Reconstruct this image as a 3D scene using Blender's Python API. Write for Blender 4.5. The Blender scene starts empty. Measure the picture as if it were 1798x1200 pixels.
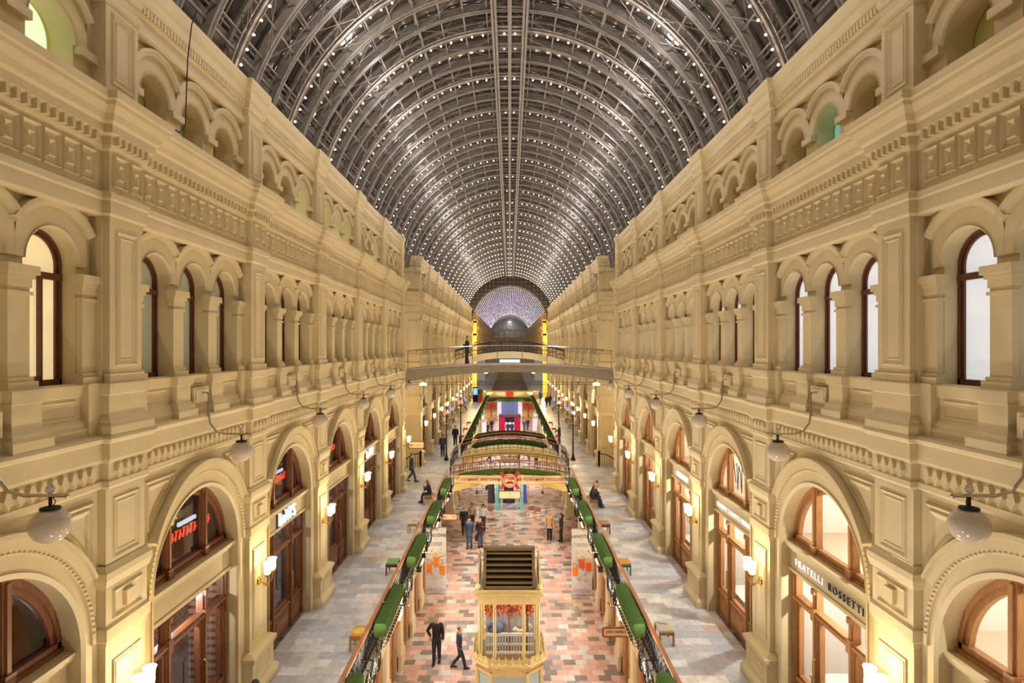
import bpy, math, random
from mathutils import Vector, Matrix
random.seed(7)
PI = math.pi
sc = bpy.context.scene
COL = sc.collection
# ------------------------------------------------------------------ camera, world, exposure
CZ = 12.1            # eye height above the ground floor
FPX = 1058.0         # focal length in pixels of the 1798 wide frame
cam_d = bpy.data.cameras.new('camera')
cam_d.sensor_fit = 'HORIZONTAL'; cam_d.sensor_width = 36.0
cam_d.lens = 36.0 * FPX / 1798.0
cam_d.shift_x = 4.0 / 1798.0; cam_d.shift_y = 10.0 / 1798.0
cam_d.clip_end = 600
cam = bpy.data.objects.new('camera', cam_d); COL.objects.link(cam)
cam.location = (0, 0, CZ); cam.rotation_euler = (PI/2, 0, 0)
sc.camera = cam
w = bpy.data.worlds.new('night_sky'); sc.world = w; w.use_nodes = True
bg = w.node_tree.nodes['Background']
bg.inputs[0].default_value = (0.95, 0.86, 0.72, 1); bg.inputs[1].default_value = 0.22
sc.view_settings.view_transform = 'Standard'; sc.view_settings.look = 'None'
sc.view_settings.gamma = 1.0; sc.view_settings.use_curve_mapping = False
sc.view_settings.exposure = 0.2
sc.cycles.use_denoising = True
sc.cycles.max_bounces = 6; sc.cycles.diffuse_bounces = 3; sc.cycles.glossy_bounces = 3
sc.cycles.transparent_max_bounces = 8; sc.cycles.transmission_bounces = 3
sc.cycles.sample_clamp_indirect = 4.0; sc.cycles.sample_clamp_direct = 0
sc.cycles.caustics_reflective = False; sc.cycles.caustics_refractive = False
WARM = (1.0, 0.78, 0.48); SOFT = (1.0, 0.92, 0.80)
def point(x, y, z, e, col=SOFT, r=0.0, name='lamp_light'):
    l = bpy.data.lights.new(name, 'POINT'); l.energy = e; l.color = col; l.shadow_soft_size = r
    o = bpy.data.objects.new(name, l); COL.objects.link(o); o.location = (x, y, z); return o
def spot(x, y, z, tgt, e, col=SOFT, ang=110, r=0.04, blend=.7, name='spot_light'):
    l = bpy.data.lights.new(name, 'SPOT'); l.energy = e; l.color = col; l.shadow_soft_size = r
    l.spot_size = math.radians(ang); l.spot_blend = blend
    o = bpy.data.objects.new(name, l); COL.objects.link(o); o.location = (x, y, z)
    o.rotation_euler = (Vector(tgt) - Vector((x, y, z))).to_track_quat('-Z', 'Y').to_euler(); return o
# floodlights clipped on the outer edge of both galleries, washing the walls from below
TONE = {-1: (1.0, .915, .72), 1: (1.0, .96, .88)}          # the two sides carry lamps of slightly different warmth
E_NEAR, E_OPP, E_DOWN, E_RIB = 440.0, 190.0, 270.0, 190.0
B, YP = 5.2, 4.70                      # bay length, first pilaster
for k in range(18):
    yk = YP + B * (k - .5) + (0 if k < 7 else 2.0)
    far = 1.0 if k < 8 else 1.7
    for s in (-1, 1):
        yb = yk + B/2
        spot(s*2.95, yb+.08, 3.75, (s*6.4, yb+.08, CZ + 1.5), E_NEAR*far, TONE[s], 125, .08)
        spot(s*2.95, yb-.08, 3.75, (-s*6.4, yb-.08, CZ + 2.5), E_OPP*far, TONE[-s], 110, .12)
        spot(s*2.95, yb, 3.5, (-s*1.6, yb, 0), E_DOWN*far, SOFT if far == 1 else (.97, .95, 1), 140, .08)
# the bulb strings on the roof ribs: small lights among them
for k in range(25):
    for sx in (-4.2, 4.2):
        point(sx, 7.38 + 3.78*k, CZ + 9.6, E_RIB*.5, (1.0, .95, .90), 0, 'garland_light')
for k in range(13):                     # unseen fill spots added along the ridge to brighten the floors
    spot(0, 5 + 7.6*k, CZ + 10.9, (0, 5 + 7.6*k, 0), 2100, (.93, .95, 1), 42, .05, .5, 'ridge_fill')
for k in range(14):
    point(0, 118 + 7.5*k, CZ + 9.5, 120, (.95, .88, .9), 0, 'garland_light')
for s in (-1, 1):                       # fill lights added to brighten the cross passages
    point(s*7.6, 39.5, 8.2, 90, WARM, .05, 'passage_fill'); point(s*7.6, 39.5, CZ+1.5, 50, SOFT, .05, 'passage_fill')
for s in (-1, 1):                       # floods of the octagonal hall half way down
    for z in (CZ - 5, CZ + 1.0):
        point(s*6.0, 107, z, 1400, (1, .7, .22), 0, 'hall_light')

# ------------------------------------------------------------------ materials
def nt(name):
    m = bpy.data.materials.new(name); m.use_nodes = True
    t = m.node_tree; return m, t, t.nodes['Principled BSDF']
def lin(c):
    return tuple(((x/255) / 12.92 if x/255 <= .04045 else ((x/255 + .055)/1.055)**2.4) for x in c)
def mat(name, rgb, rough=.55, metal=0, var=.0, scale=4, bump=0, bscale=40, emit=None, es=0, spec=None, stretch=None):
    m, t, p = nt(name)
    c = lin(rgb) + (1,)
    p.inputs['Base Color'].default_value = c
    p.inputs['Roughness'].default_value = rough; p.inputs['Metallic'].default_value = metal
    if spec is not None: p.inputs['Specular IOR Level'].default_value = spec
    if var or bump:
        tc = t.nodes.new('ShaderNodeNewGeometry')
        src = tc.outputs['Position']
        if stretch:
            mp = t.nodes.new('ShaderNodeMapping'); mp.inputs['Scale'].default_value = stretch
            t.links.new(src, mp.inputs['Vector']); src = mp.outputs['Vector']
        if var:
            n = t.nodes.new('ShaderNodeTexNoise'); n.inputs['Scale'].default_value = scale; n.inputs['Detail'].default_value = 6
            t.links.new(src, n.inputs['Vector'])
            r = t.nodes.new('ShaderNodeMapRange'); r.inputs[1].default_value = .3; r.inputs[2].default_value = .7
            t.links.new(n.outputs['Fac'], r.inputs[0])
            mx = t.nodes.new('ShaderNodeMix'); mx.data_type = 'RGBA'
            mx.inputs['A'].default_value = tuple(x*(1-var) for x in c[:3]) + (1,)
            mx.inputs['B'].default_value = tuple(min(1, x*(1+var)) for x in c[:3]) + (1,)
            t.links.new(r.outputs[0], mx.inputs['Factor']); t.links.new(mx.outputs['Result'], p.inputs['Base Color'])
        if bump:
            n2 = t.nodes.new('ShaderNodeTexNoise'); n2.inputs['Scale'].default_value = bscale; n2.inputs['Detail'].default_value = 4
            t.links.new(src, n2.inputs['Vector'])
            b = t.nodes.new('ShaderNodeBump'); b.inputs['Strength'].default_value = bump; b.inputs['Distance'].default_value = .02
            t.links.new(n2.outputs['Fac'], b.inputs['Height']); t.links.new(b.outputs[0], p.inputs['Normal'])
    if emit:
        p.inputs['Emission Color'].default_value = lin(emit) + (1,); p.inputs['Emission Strength'].default_value = es
        m.cycles.emission_sampling = 'NONE'
    return m
def glass(name, tint=(255, 255, 255), refl=.12, rough=.02):
    m, t, p = nt(name); t.nodes.remove(p)
    out = t.nodes['Material Output']
    tr = t.nodes.new('ShaderNodeBsdfTransparent'); tr.inputs[0].default_value = lin(tint) + (1,)
    gl = t.nodes.new('ShaderNodeBsdfGlossy'); gl.inputs['Roughness'].default_value = rough
    lw = t.nodes.new('ShaderNodeLayerWeight'); lw.inputs[0].default_value = .5
    pw = t.nodes.new('ShaderNodeMath'); pw.operation = 'POWER'; pw.inputs[1].default_value = 5; t.links.new(lw.outputs['Facing'], pw.inputs[0])
    ad = t.nodes.new('ShaderNodeMath'); ad.operation = 'MULTIPLY_ADD'; ad.inputs[1].default_value = 1 - refl; ad.inputs[2].default_value = refl
    t.links.new(pw.outputs[0], ad.inputs[0])
    mx = t.nodes.new('ShaderNodeMixShader')
    t.links.new(ad.outputs[0], mx.inputs[0]); t.links.new(tr.outputs[0], mx.inputs[1]); t.links.new(gl.outputs[0], mx.inputs[2])
    t.links.new(mx.outputs[0], out.inputs[0]); return m
def tiles(name, tw, th, cols, rough=.3, joint=.012, vein=.12, along_y=False, shift=.5):
    """rectangular paving, every slab its own colour"""
    m, t, p = nt(name); N, L = t.nodes, t.links
    g = N.new('ShaderNodeNewGeometry'); sp = N.new('ShaderNodeSeparateXYZ'); L.new(g.outputs['Position'], sp.inputs[0])
    def mt(op, a, b=None):
        n = N.new('ShaderNodeMath'); n.operation = op
        for i, v in enumerate((a, b)):
            if v is None: continue
            if isinstance(v, (int, float)): n.inputs[i].default_value = v
            else: L.new(v, n.inputs[i])
        return n.outputs[0]
    X, Y = (sp.outputs[1], sp.outputs[0]) if along_y else (sp.outputs[0], sp.outputs[1])
    v = mt('DIVIDE', Y, th); vi = mt('FLOOR', v); vf = mt('FRACT', v)
    wn = N.new('ShaderNodeTexWhiteNoise'); wn.noise_dimensions = '1D'; L.new(vi, wn.inputs['W'])
    off = mt('ADD', mt('MULTIPLY', vi, shift), mt('MULTIPLY', wn.outputs['Value'], .3))
    u = mt('ADD', mt('DIVIDE', X, tw), off); ui = mt('FLOOR', u); uf = mt('FRACT', u)
    cb = N.new('ShaderNodeCombineXYZ'); L.new(ui, cb.inputs[0]); L.new(vi, cb.inputs[1])
    w2 = N.new('ShaderNodeTexWhiteNoise'); w2.noise_dimensions = '2D'; L.new(cb.outputs[0], w2.inputs['Vector'])
    r = N.new('ShaderNodeValToRGB'); r.color_ramp.interpolation = 'CONSTANT'
    els = r.color_ramp.elements
    while len(els) < len(cols): els.new(.5)
    for e, (pos, c) in zip(els, cols): e.position = pos; e.color = lin(c) + (1,)
    L.new(w2.outputs['Value'], r.inputs[0])
    ns = N.new('ShaderNodeTexNoise'); ns.inputs['Scale'].default_value = 3.5; ns.inputs['Detail'].default_value = 7
    ns.inputs['Distortion'].default_value = 1.2; L.new(g.outputs['Position'], ns.inputs['Vector'])
    mr = N.new('ShaderNodeMapRange'); mr.inputs[1].default_value = .3; mr.inputs[2].default_value = .7
    mr.inputs[3].default_value = 1 - vein; mr.inputs[4].default_value = 1 + vein; L.new(ns.outputs['Fac'], mr.inputs[0])
    ju = mt('LESS_THAN', uf, joint/tw); jv = mt('LESS_THAN', vf, joint/th); j = mt('MAXIMUM', ju, jv)
    k = mt('MULTIPLY', mr.outputs[0], mt('SUBTRACT', 1, mt('MULTIPLY', j, .35)))
    mx = N.new('ShaderNodeVectorMath'); mx.operation = 'SCALE'; L.new(r.outputs[0], mx.inputs[0]); L.new(k, mx.inputs['Scale'])
    L.new(mx.outputs[0], p.inputs['Base Color']); p.inputs['Roughness'].default_value = rough
    return m
M = {}
M['stucco'] = mat('cream_stucco', (219, 199, 155), .6, var=.06, scale=1.3, bump=.12, bscale=30)
M['stucco_pale'] = mat('pale_stucco', (232, 214, 176), .6, var=.04, scale=1.5)
M['niche'] = mat('yellow_niche_plaster', (214, 205, 130), .7)
M['bridge_yellow'] = mat('yellow_bridge_plaster', (238, 214, 140), .6)
M['wood_dark'] = mat('dark_mahogany', (104, 62, 40), .38, var=.2, scale=6, stretch=(6, 6, .7))
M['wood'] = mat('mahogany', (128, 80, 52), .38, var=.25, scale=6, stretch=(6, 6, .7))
M['wood_pale'] = mat('oak_and_lit_wood', (172, 120, 70), .4, var=.2, scale=6, stretch=(6, 6, .7))  # right shopfronts: same wood as the left, shop light put into its colour
M['rail_wood'] = mat('handrail_wood', (170, 110, 72), .35, var=.15, scale=3)
M['iron'] = mat('wrought_iron', (44, 41, 39), .6, metal=.0, spec=.25)
M['steel'] = mat('painted_roof_steel', (134, 125, 118), .5, var=.12, scale=2)
M['steel_dark'] = mat('roof_flashing', (112, 106, 104), .5, var=.2, scale=1.2)
M['chrome'] = mat('chrome', (190, 180, 165), .2, metal=1)
M['brass'] = mat('brass', (196, 150, 70), .3, metal=.9)
M['gold'] = mat('gilded_paint', (243, 220, 156), .4, metal=.04, var=.06, scale=5)
M['gold_dark'] = mat('bronze_paint', (140, 114, 74), .45, metal=.15)
M['black'] = mat('black_void', (12, 10, 9), .6)
M['bulb'] = mat('lit_bulb', (255, 240, 215), .3, emit=(255, 228, 198), es=45)
M['bulb_mid'] = mat('lit_bulb_small', (255, 240, 215), .3, emit=(255, 228, 205), es=24)
M['bulb_far'] = mat('lit_bulb_violet', (255, 240, 235), .3, emit=(246, 220, 244), es=22)
M['shade'] = mat('lit_sconce_glass', (255, 236, 190), .3, emit=(255, 226, 160), es=3.2)
M['opal'] = mat('unlit_opal_glass', (206, 190, 170), .12, spec=.7)
M['crystal'] = mat('crystal', (225, 215, 205), .05, metal=.6)
M['glass'] = glass('shop_glass', (250, 252, 252), .05)
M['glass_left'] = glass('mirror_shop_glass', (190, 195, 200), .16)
M['frost_green'] = mat('frosted_green_pane', (176, 176, 150), .25, emit=(170, 172, 140), es=.12)
M['frost_white'] = mat('lit_frosted_pane', (225, 228, 232), .25, emit=(226, 230, 236), es=.55)
M['lit_cream'] = mat('lit_cream_room', (235, 215, 170), .5, emit=(240, 214, 160), es=.6)
M['lit_green'] = mat('lit_attic_pane', (220, 235, 180), .4, emit=(214, 235, 190), es=.9)
M['lit_teal'] = mat('lit_teal_pane', (130, 200, 185), .4, emit=(120, 190, 175), es=.5)
M['roof_glass'] = mat('roof_glass', (66, 60, 57), .16, var=.35, scale=.9, spec=.9)
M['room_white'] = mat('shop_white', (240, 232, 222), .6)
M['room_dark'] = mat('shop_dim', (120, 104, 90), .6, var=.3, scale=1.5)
M['room_floor'] = mat('shop_floor', (225, 205, 180), .35)
M['lamp_panel'] = mat('shop_lamp_panel', (255, 255, 250), .3, emit=(255, 246, 230), es=6)
M['hedge'] = mat('hedge_green', (84, 112, 58), .95, var=.45, scale=45, bump=.9, bscale=120, spec=.1)
M['hedge_dark'] = mat('dark_hedge', (58, 74, 36), .95, var=.6, scale=9, bump=.8, bscale=30, spec=.1)
M['floor_up'] = tiles('grey_marble_slabs', .8, .4, [(0, (198, 199, 206)), (.3, (212, 213, 219)), (.55, (186, 188, 197)), (.74, (228, 228, 228)), (.9, (230, 222, 214)), (.97, (218, 190, 164))], .28, vein=.16)
M['floor_down'] = tiles('pink_and_grey_paving', .44, .37, [(0, (222, 176, 158)), (.26, (208, 166, 150)), (.44, (226, 194, 176)), (.56, (138, 124, 118)), (.74, (214, 208, 200)), (.86, (166, 152, 144))], .26)
def brick():
    m, t, p = nt('shop_brick'); b = t.nodes.new('ShaderNodeTexBrick')
    g = t.nodes.new('ShaderNodeNewGeometry'); mp = t.nodes.new('ShaderNodeMapping'); mp.inputs['Rotation'].default_value = (PI/2, 0, PI/2)
    sx = t.nodes.new('ShaderNodeSeparateXYZ'); cb = t.nodes.new('ShaderNodeCombineXYZ')
    t.links.new(g.outputs['Position'], sx.inputs[0]); t.links.new(sx.outputs[1], cb.inputs[0]); t.links.new(sx.outputs[2], cb.inputs[1])
    t.links.new(cb.outputs[0], b.inputs['Vector'])
    b.inputs['Color1'].default_value = lin((150, 96, 78)) + (1,); b.inputs['Color2'].default_value = lin((120, 76, 62)) + (1,)
    b.inputs['Mortar'].default_value = lin((196, 176, 160)) + (1,); b.inputs['Scale'].default_value = 2.6
    b.inputs['Mortar Size'].default_value = .02
    t.links.new(b.outputs['Color'], p.inputs['Base Color']); return m
M['brick'] = brick()
def solid(name, rgb, rough=.6, **k):
    key = 'c_' + name
    if key not in M: M[key] = mat(name, rgb, rough, **k)
    return M[key]

# ------------------------------------------------------------------ mesh building
class MB:
    def __init__(s): s.v = []; s.f = []; s.m = []; s.mi = 0
    def face(s, *pts):
        i = len(s.v); s.v += [tuple(p) for p in pts]; s.f.append(tuple(range(i, i+len(pts)))); s.m.append(s.mi)
    def grid(s, rows, close=False):
        n = len(rows[0]); i0 = len(s.v)
        for r in rows: s.v += [tuple(p) for p in r]
        for a in range(len(rows)-1):
            for b in range(n if close else n-1):
                c = (b+1) % n
                s.f.append((i0+a*n+b, i0+a*n+c, i0+(a+1)*n+c, i0+(a+1)*n+b)); s.m.append(s.mi)
    def box(s, x0, x1, y0, y1, z0, z1):
        i = len(s.v)
        s.v += [(x0,y0,z0),(x1,y0,z0),(x1,y1,z0),(x0,y1,z0),(x0,y0,z1),(x1,y0,z1),(x1,y1,z1),(x0,y1,z1)]
        for q in ((0,3,2,1),(4,5,6,7),(0,1,5,4),(1,2,6,5),(2,3,7,6),(3,0,4,7)):
            s.f.append(tuple(i+k for k in q)); s.m.append(s.mi)
    def bar(s, p, q, r, n=4, rot=PI/4):
        s.tube([p, q], r, n, rot)
    def tube(s, pts, r, n=6, rot=0, cap=True, closed=False):
        pts = [Vector(p) for p in pts]; rows = []; N = len(pts)
        up = None
        for i, p in enumerate(pts):
            if closed: d = pts[(i+1) % N] - pts[i-1]
            else: d = pts[min(i+1, N-1)] - pts[max(i-1, 0)]
            if d.length < 1e-9: d = Vector((0, 0, 1))
            d.normalize()
            if up is None:
                up = Vector((0, 0, 1)) if abs(d.z) < .9 else Vector((1, 0, 0))
            a = d.cross(up)
            if a.length < 1e-4: a = d.cross(Vector((1, .3, 0)))
            a.normalize(); b = a.cross(d); b.normalize(); up = b
            rr = r[i] if isinstance(r, (list, tuple)) else r
            rows.append([p + a*rr*math.cos(rot+2*PI*k/n) + b*rr*math.sin(rot+2*PI*k/n) for k in range(n)])
        if closed: rows.append(rows[0])
        s.grid(rows, True)
        if cap and not closed: s.face(*rows[0]); s.face(*rows[-1][::-1])
    def lathe(s, prof, c=(0, 0, 0), n=16, axis='z'):
        rows = []
        for r, h in prof:
            rows.append([(c[0]+r*math.cos(2*PI*k/n), c[1]+r*math.sin(2*PI*k/n), c[2]+h) if axis == 'z' else
                         ((c[0]+r*math.cos(2*PI*k/n), c[1]+h, c[2]+r*math.sin(2*PI*k/n)) if axis == 'y' else
                          (c[0]+h, c[1]+r*math.cos(2*PI*k/n), c[2]+r*math.sin(2*PI*k/n))) for k in range(n)])
        s.grid(rows, True)
    def ball(s, c, r, n=12, m=8, sz=1.0):
        s.lathe([(max(1e-4, r*math.sin(PI*j/m)), -r*sz*math.cos(PI*j/m)) for j in range(m+1)], c, n)
    def octa(s, c, r):
        x, y, z = c; i = len(s.v)
        s.v += [(x+r,y,z),(x-r,y,z),(x,y+r,z),(x,y-r,z),(x,y,z+r),(x,y,z-r)]
        for q in ((0,2,4),(2,1,4),(1,3,4),(3,0,4),(2,0,5),(1,2,5),(3,1,5),(0,3,5)):
            s.f.append(tuple(i+k for k in q)); s.m.append(s.mi)
    def prism(s, poly, x0, x1, fn):
        """poly of (a,b); fn(a,b,t) -> point"""
        A = [fn(a, b, x0) for a, b in poly]; Bq = [fn(a, b, x1) for a, b in poly]
        s.face(*A); s.face(*Bq[::-1])
        for i in range(len(A)):
            j = (i+1) % len(A); s.face(A[i], A[j], Bq[j], Bq[i])
    def mesh(s, name, mats, smooth=False):
        me = bpy.data.meshes.new(name); me.from_pydata(s.v, [], s.f)
        for m in (mats if isinstance(mats, (list, tuple)) else [mats]): me.materials.append(m)
        if s.m and max(s.m): me.polygons.foreach_set('material_index', s.m)
        if smooth: me.polygons.foreach_set('use_smooth', [True]*len(me.polygons))
        me.update(); return me
    def obj(s, name, mats, parent=None, smooth=False, loc=None, **props):
        o = bpy.data.objects.new(name, s.mesh(name, mats, smooth)); COL.objects.link(o)
        if parent: o.parent = parent
        if loc: o.location = loc
        for k, v in props.items(): o[k] = v
        return o
def struct(o): o['kind'] = 'structure'; return o
def empty(name, loc=(0, 0, 0), rz=0, label=None, cat=None, group=None, kind=None):
    o = bpy.data.objects.new(name, None); COL.objects.link(o); o.location = loc; o.rotation_euler = (0, 0, rz)
    if label: o['label'] = label
    if cat: o['category'] = cat
    if group: o['group'] = group
    if kind: o['kind'] = kind
    o.empty_display_size = .1
    return o
def inst(name, me, loc=(0, 0, 0), rz=0, sx=1, parent=None, **props):
    o = bpy.data.objects.new(name, me); COL.objects.link(o); o.location = loc; o.rotation_euler = (0, 0, rz); o.scale = (sx, 1, 1)
    if parent: o.parent = parent
    for k, v in props.items(): o[k] = v
    return o
def dup(root, loc, rz=None, sx=None, label=None, group=None):
    r = root.copy(); COL.objects.link(r); r.location = loc
    if rz is not None: r.rotation_euler = (0, 0, rz)
    if sx is not None: r.scale = (sx, 1, 1)
    if label: r['label'] = label
    if group: r['group'] = group
    for ch in root.children:
        c = ch.copy(); COL.objects.link(c); c.parent = r
        for g in ch.children:
            d = g.copy(); COL.objects.link(d); d.parent = c
    return r
def text_mb(body, size, ext=.01, align='CENTER', shear=0, bold=0, space=1.0):
    cu = bpy.data.curves.new('lettering', 'FONT'); cu.body = body; cu.size = size; cu.extrude = ext
    cu.align_x = align; cu.align_y = 'CENTER'; cu.shear = shear; cu.offset = bold; cu.space_character = space
    cu.resolution_u = 3
    o = bpy.data.objects.new('lettering_curve', cu); COL.objects.link(o)
    dg = bpy.context.evaluated_depsgraph_get(); dg.update()
    me = bpy.data.meshes.new_from_object(o.evaluated_get(dg))
    bpy.data.objects.remove(o); return me
def letter(body, size, m, loc, facing, parent=None, name='lettering', **k):
    """facing: 'px' text read from +x side, 'nx' from -x side, 'ny' from the camera side"""
    me = text_mb(body, size, **k); me.materials.clear(); me.materials.append(m)
    R = {'px': Matrix(((0,0,1),(1,0,0),(0,1,0))), 'nx': Matrix(((0,0,-1),(-1,0,0),(0,1,0))), 'ny': Matrix(((1,0,0),(0,0,-1),(0,1,0)))}[facing]
    me.transform(R.to_4x4())
    o = bpy.data.objects.new(name, me); COL.objects.link(o); o.location = loc
    if parent: o.parent = parent
    return o
ORD = ['nearest', 'second', 'third', 'fourth', 'fifth', 'sixth', 'seventh', 'eighth', 'ninth', 'tenth', 'eleventh', 'twelfth', 'thirteenth',
       'fourteenth', 'fifteenth', 'sixteenth', 'seventeenth', 'eighteenth', 'nineteenth', 'twentieth'] + ['%d%s' % (i, 'st' if i % 10 == 1 else 'nd' if i % 10 == 2 else 'rd' if i % 10 == 3 else 'th') for i in range(21, 90)]
SIDE = {-1: 'left', 1: 'right'}
# ------------------------------------------------------------------ the facades
WF, PF = 6.42, 6.30            # wall plane and pilaster plane, metres from the axis
LE = -4.55                      # sill of the lunettes, relative to the eye
class Wall(MB):
    U = 0.0
    def P(s, w, u, Y): return (-w, s.U + u, CZ + Y)
    def q(s, *pts): s.face(*[s.P(*p) for p in pts])
    def rect(s, w, u0, u1, a, b): s.q((w, u0, a), (w, u1, a), (w, u1, b), (w, u0, b))
    def blk(s, w0, w1, u0, u1, a, b): s.box(-w1, -w0, s.U+u0, s.U+u1, CZ+a, CZ+b)
    def loft(s, pa, wa, pb, wb): s.grid([[s.P(wa, u, v) for u, v in pa], [s.P(wb, u, v) for u, v in pb]])
    def above(s, w, arc, top):
        for (a, b), (c, d) in zip(arc, arc[1:]):
            if abs(a-c) > 1e-6: s.q((w, a, b), (w, c, d), (w, c, top), (w, a, top))
    def sweep(s, prof, wall, hp, pp, ress=(), caps=(0, 0), gap=False):
        """prof: (offset, Y); hp/pp half width and plane of the pilaster projections at the bay ends"""
        rows = []
        for o, Y in prof:
            pts = [(pp-o, -B/2), (pp-o, -B/2+hp+o), (wall-o, -B/2+hp+o)]
            for c, hw, pl in ress:
                pts += [(wall-o, c-hw-o), (pl-o, c-hw-o), (pl-o, c+hw+o), (wall-o, c+hw+o)]
            pts += [(wall-o, B/2-hp-o), (pp-o, B/2-hp-o), (pp-o, B/2)]
            rows.append([s.P(a, u, Y) for a, u in pts])
        if gap: s.grid([r[:3] for r in rows]); s.grid([r[-3:] for r in rows])
        else: s.grid(rows)
        for e, u in ((0, -B/2), (1, B/2)):
            if caps[e]:
                for (o, Y), (o2, Y2) in zip(prof, prof[1:]):
                    s.q((pp-o, u, Y), (pp-o2, u, Y2), (7.2, u, Y2), (7.2, u, Y))
    def frame(s, w, u0, u1, a, b, t, h):
        """a raised moulded picture frame"""
        R = []
        for k, ww in ((0, w), (.3, w-h), (.6, w-h*.6), (1, w+.0)):
            d = t*k; R.append([s.P(ww, u0+d, a+d), s.P(ww, u1-d, a+d), s.P(ww, u1-d, b-d), s.P(ww, u0+d, b-d)])
        s.grid(R, True)
    def panel(s, w, u0, u1, a, b, t=.05, h=.03):
        s.frame(w, u0, u1, a, b, t, h); s.frame(w, u0+t*1.5, u1-t*1.5, a+t*1.5, b-t*1.5, t*.6, h*.5)
    def strip(s, w, path, t, h):
        """raised moulding along a closed outline"""
        n = len(path); cx = sum(p[0] for p in path)/n; cy = sum(p[1] for p in path)/n
        def inn(k): return [(u+(cx-u)*k, v+(cy-v)*k) for u, v in path]
        R = [[s.P(ww, u, v) for u, v in inn(k)] for k, ww in ((0, w), (t*.3, w-h), (t*.65, w-h*.6), (t, w))]
        s.grid(R, True)
def ell(a, b, v0, n=24, c=0.0, lim=None):
    r = []
    for i in range(n+1):
        t = PI - PI*i/n; u = a*math.cos(t)
        if lim is not None: u = max(-lim, min(lim, u))
        r.append((c+u, v0+b*math.sin(t)))
    return r
def legs(arc, foot): return [(arc[0][0], foot)] + arc + [(arc[-1][0], foot)]

PT, RO = 1.355, .495
def part_arc(a, b, v0, lo, n, c): return [(c+a*math.cos(t), v0+b*math.sin(t)) for t in [math.radians(180-lo-(180-2*lo)*i/n) for i in range(n+1)]]
def arch_row(W, zs, sill, top, r, lod, wf, wb):
    """three round-headed openings between two pilasters; wf face, wb back of the reveals"""
    n = 16 if lod == 0 else 10
    for k, c in enumerate((-PT, 0, PT)):
        a = ell(r, r, zs, n, c); L = legs(a, sill); h = PT/2
        W.above(wf, a, top); W.loft(L, wf, L, wb)
        W.q((wf, c-r, sill), (wf, c+r, sill), (wb+.1, c+r, sill), (wb+.1, c-r, sill))
        b1, b2 = ell(r+.03, r+.03, zs, n, c), ell(r+.30, r+.30, zs, n, c, h-.002)
        W.loft(a, wf, a, wf-.04); W.loft(a, wf-.04, b1, wf-.07); W.loft(b1, wf-.07, b1, wf-.05); W.loft(b1, wf-.05, b2, wf-.05)
        W.q((wf, *b2[0]), (wf-.05, *b2[0]), (wf-.05, b2[0][0], zs+.47), (wf, b2[0][0], zs+.47)); W.q((wf, *b2[-1]), (wf-.05, *b2[-1]), (wf-.05, b2[-1][0], zs+.47), (wf, b2[-1][0], zs+.47))
        e = .002*k; lo = 34
        h0, h1, h2 = [part_arc(r+q, r+q, zs, lo, n, c) for q in (.30, .38, .43)]
        W.loft(h0, wf-.05, h0, wf-.10-e); W.loft(h0, wf-.10-e, h1, wf-.13-e); W.loft(h1, wf-.13-e, h2, wf-.13-e); W.loft(h2, wf-.13-e, h2, wf)
        for q in (0, -1): W.q((wf, *h0[q]), (wf-.10-e, *h0[q]), (wf-.13-e, *h1[q]), (wf-.13-e, *h2[q]), (wf, *h2[q]))
    for u0, u1 in ((-2.3, -PT-r), (-PT+r, -r), (r, PT-r), (PT+r, 2.3)):
        W.rect(wf, u0, u1, sill, zs); W.above(wf, [(u0, zs), (u1, zs)], top)

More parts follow.
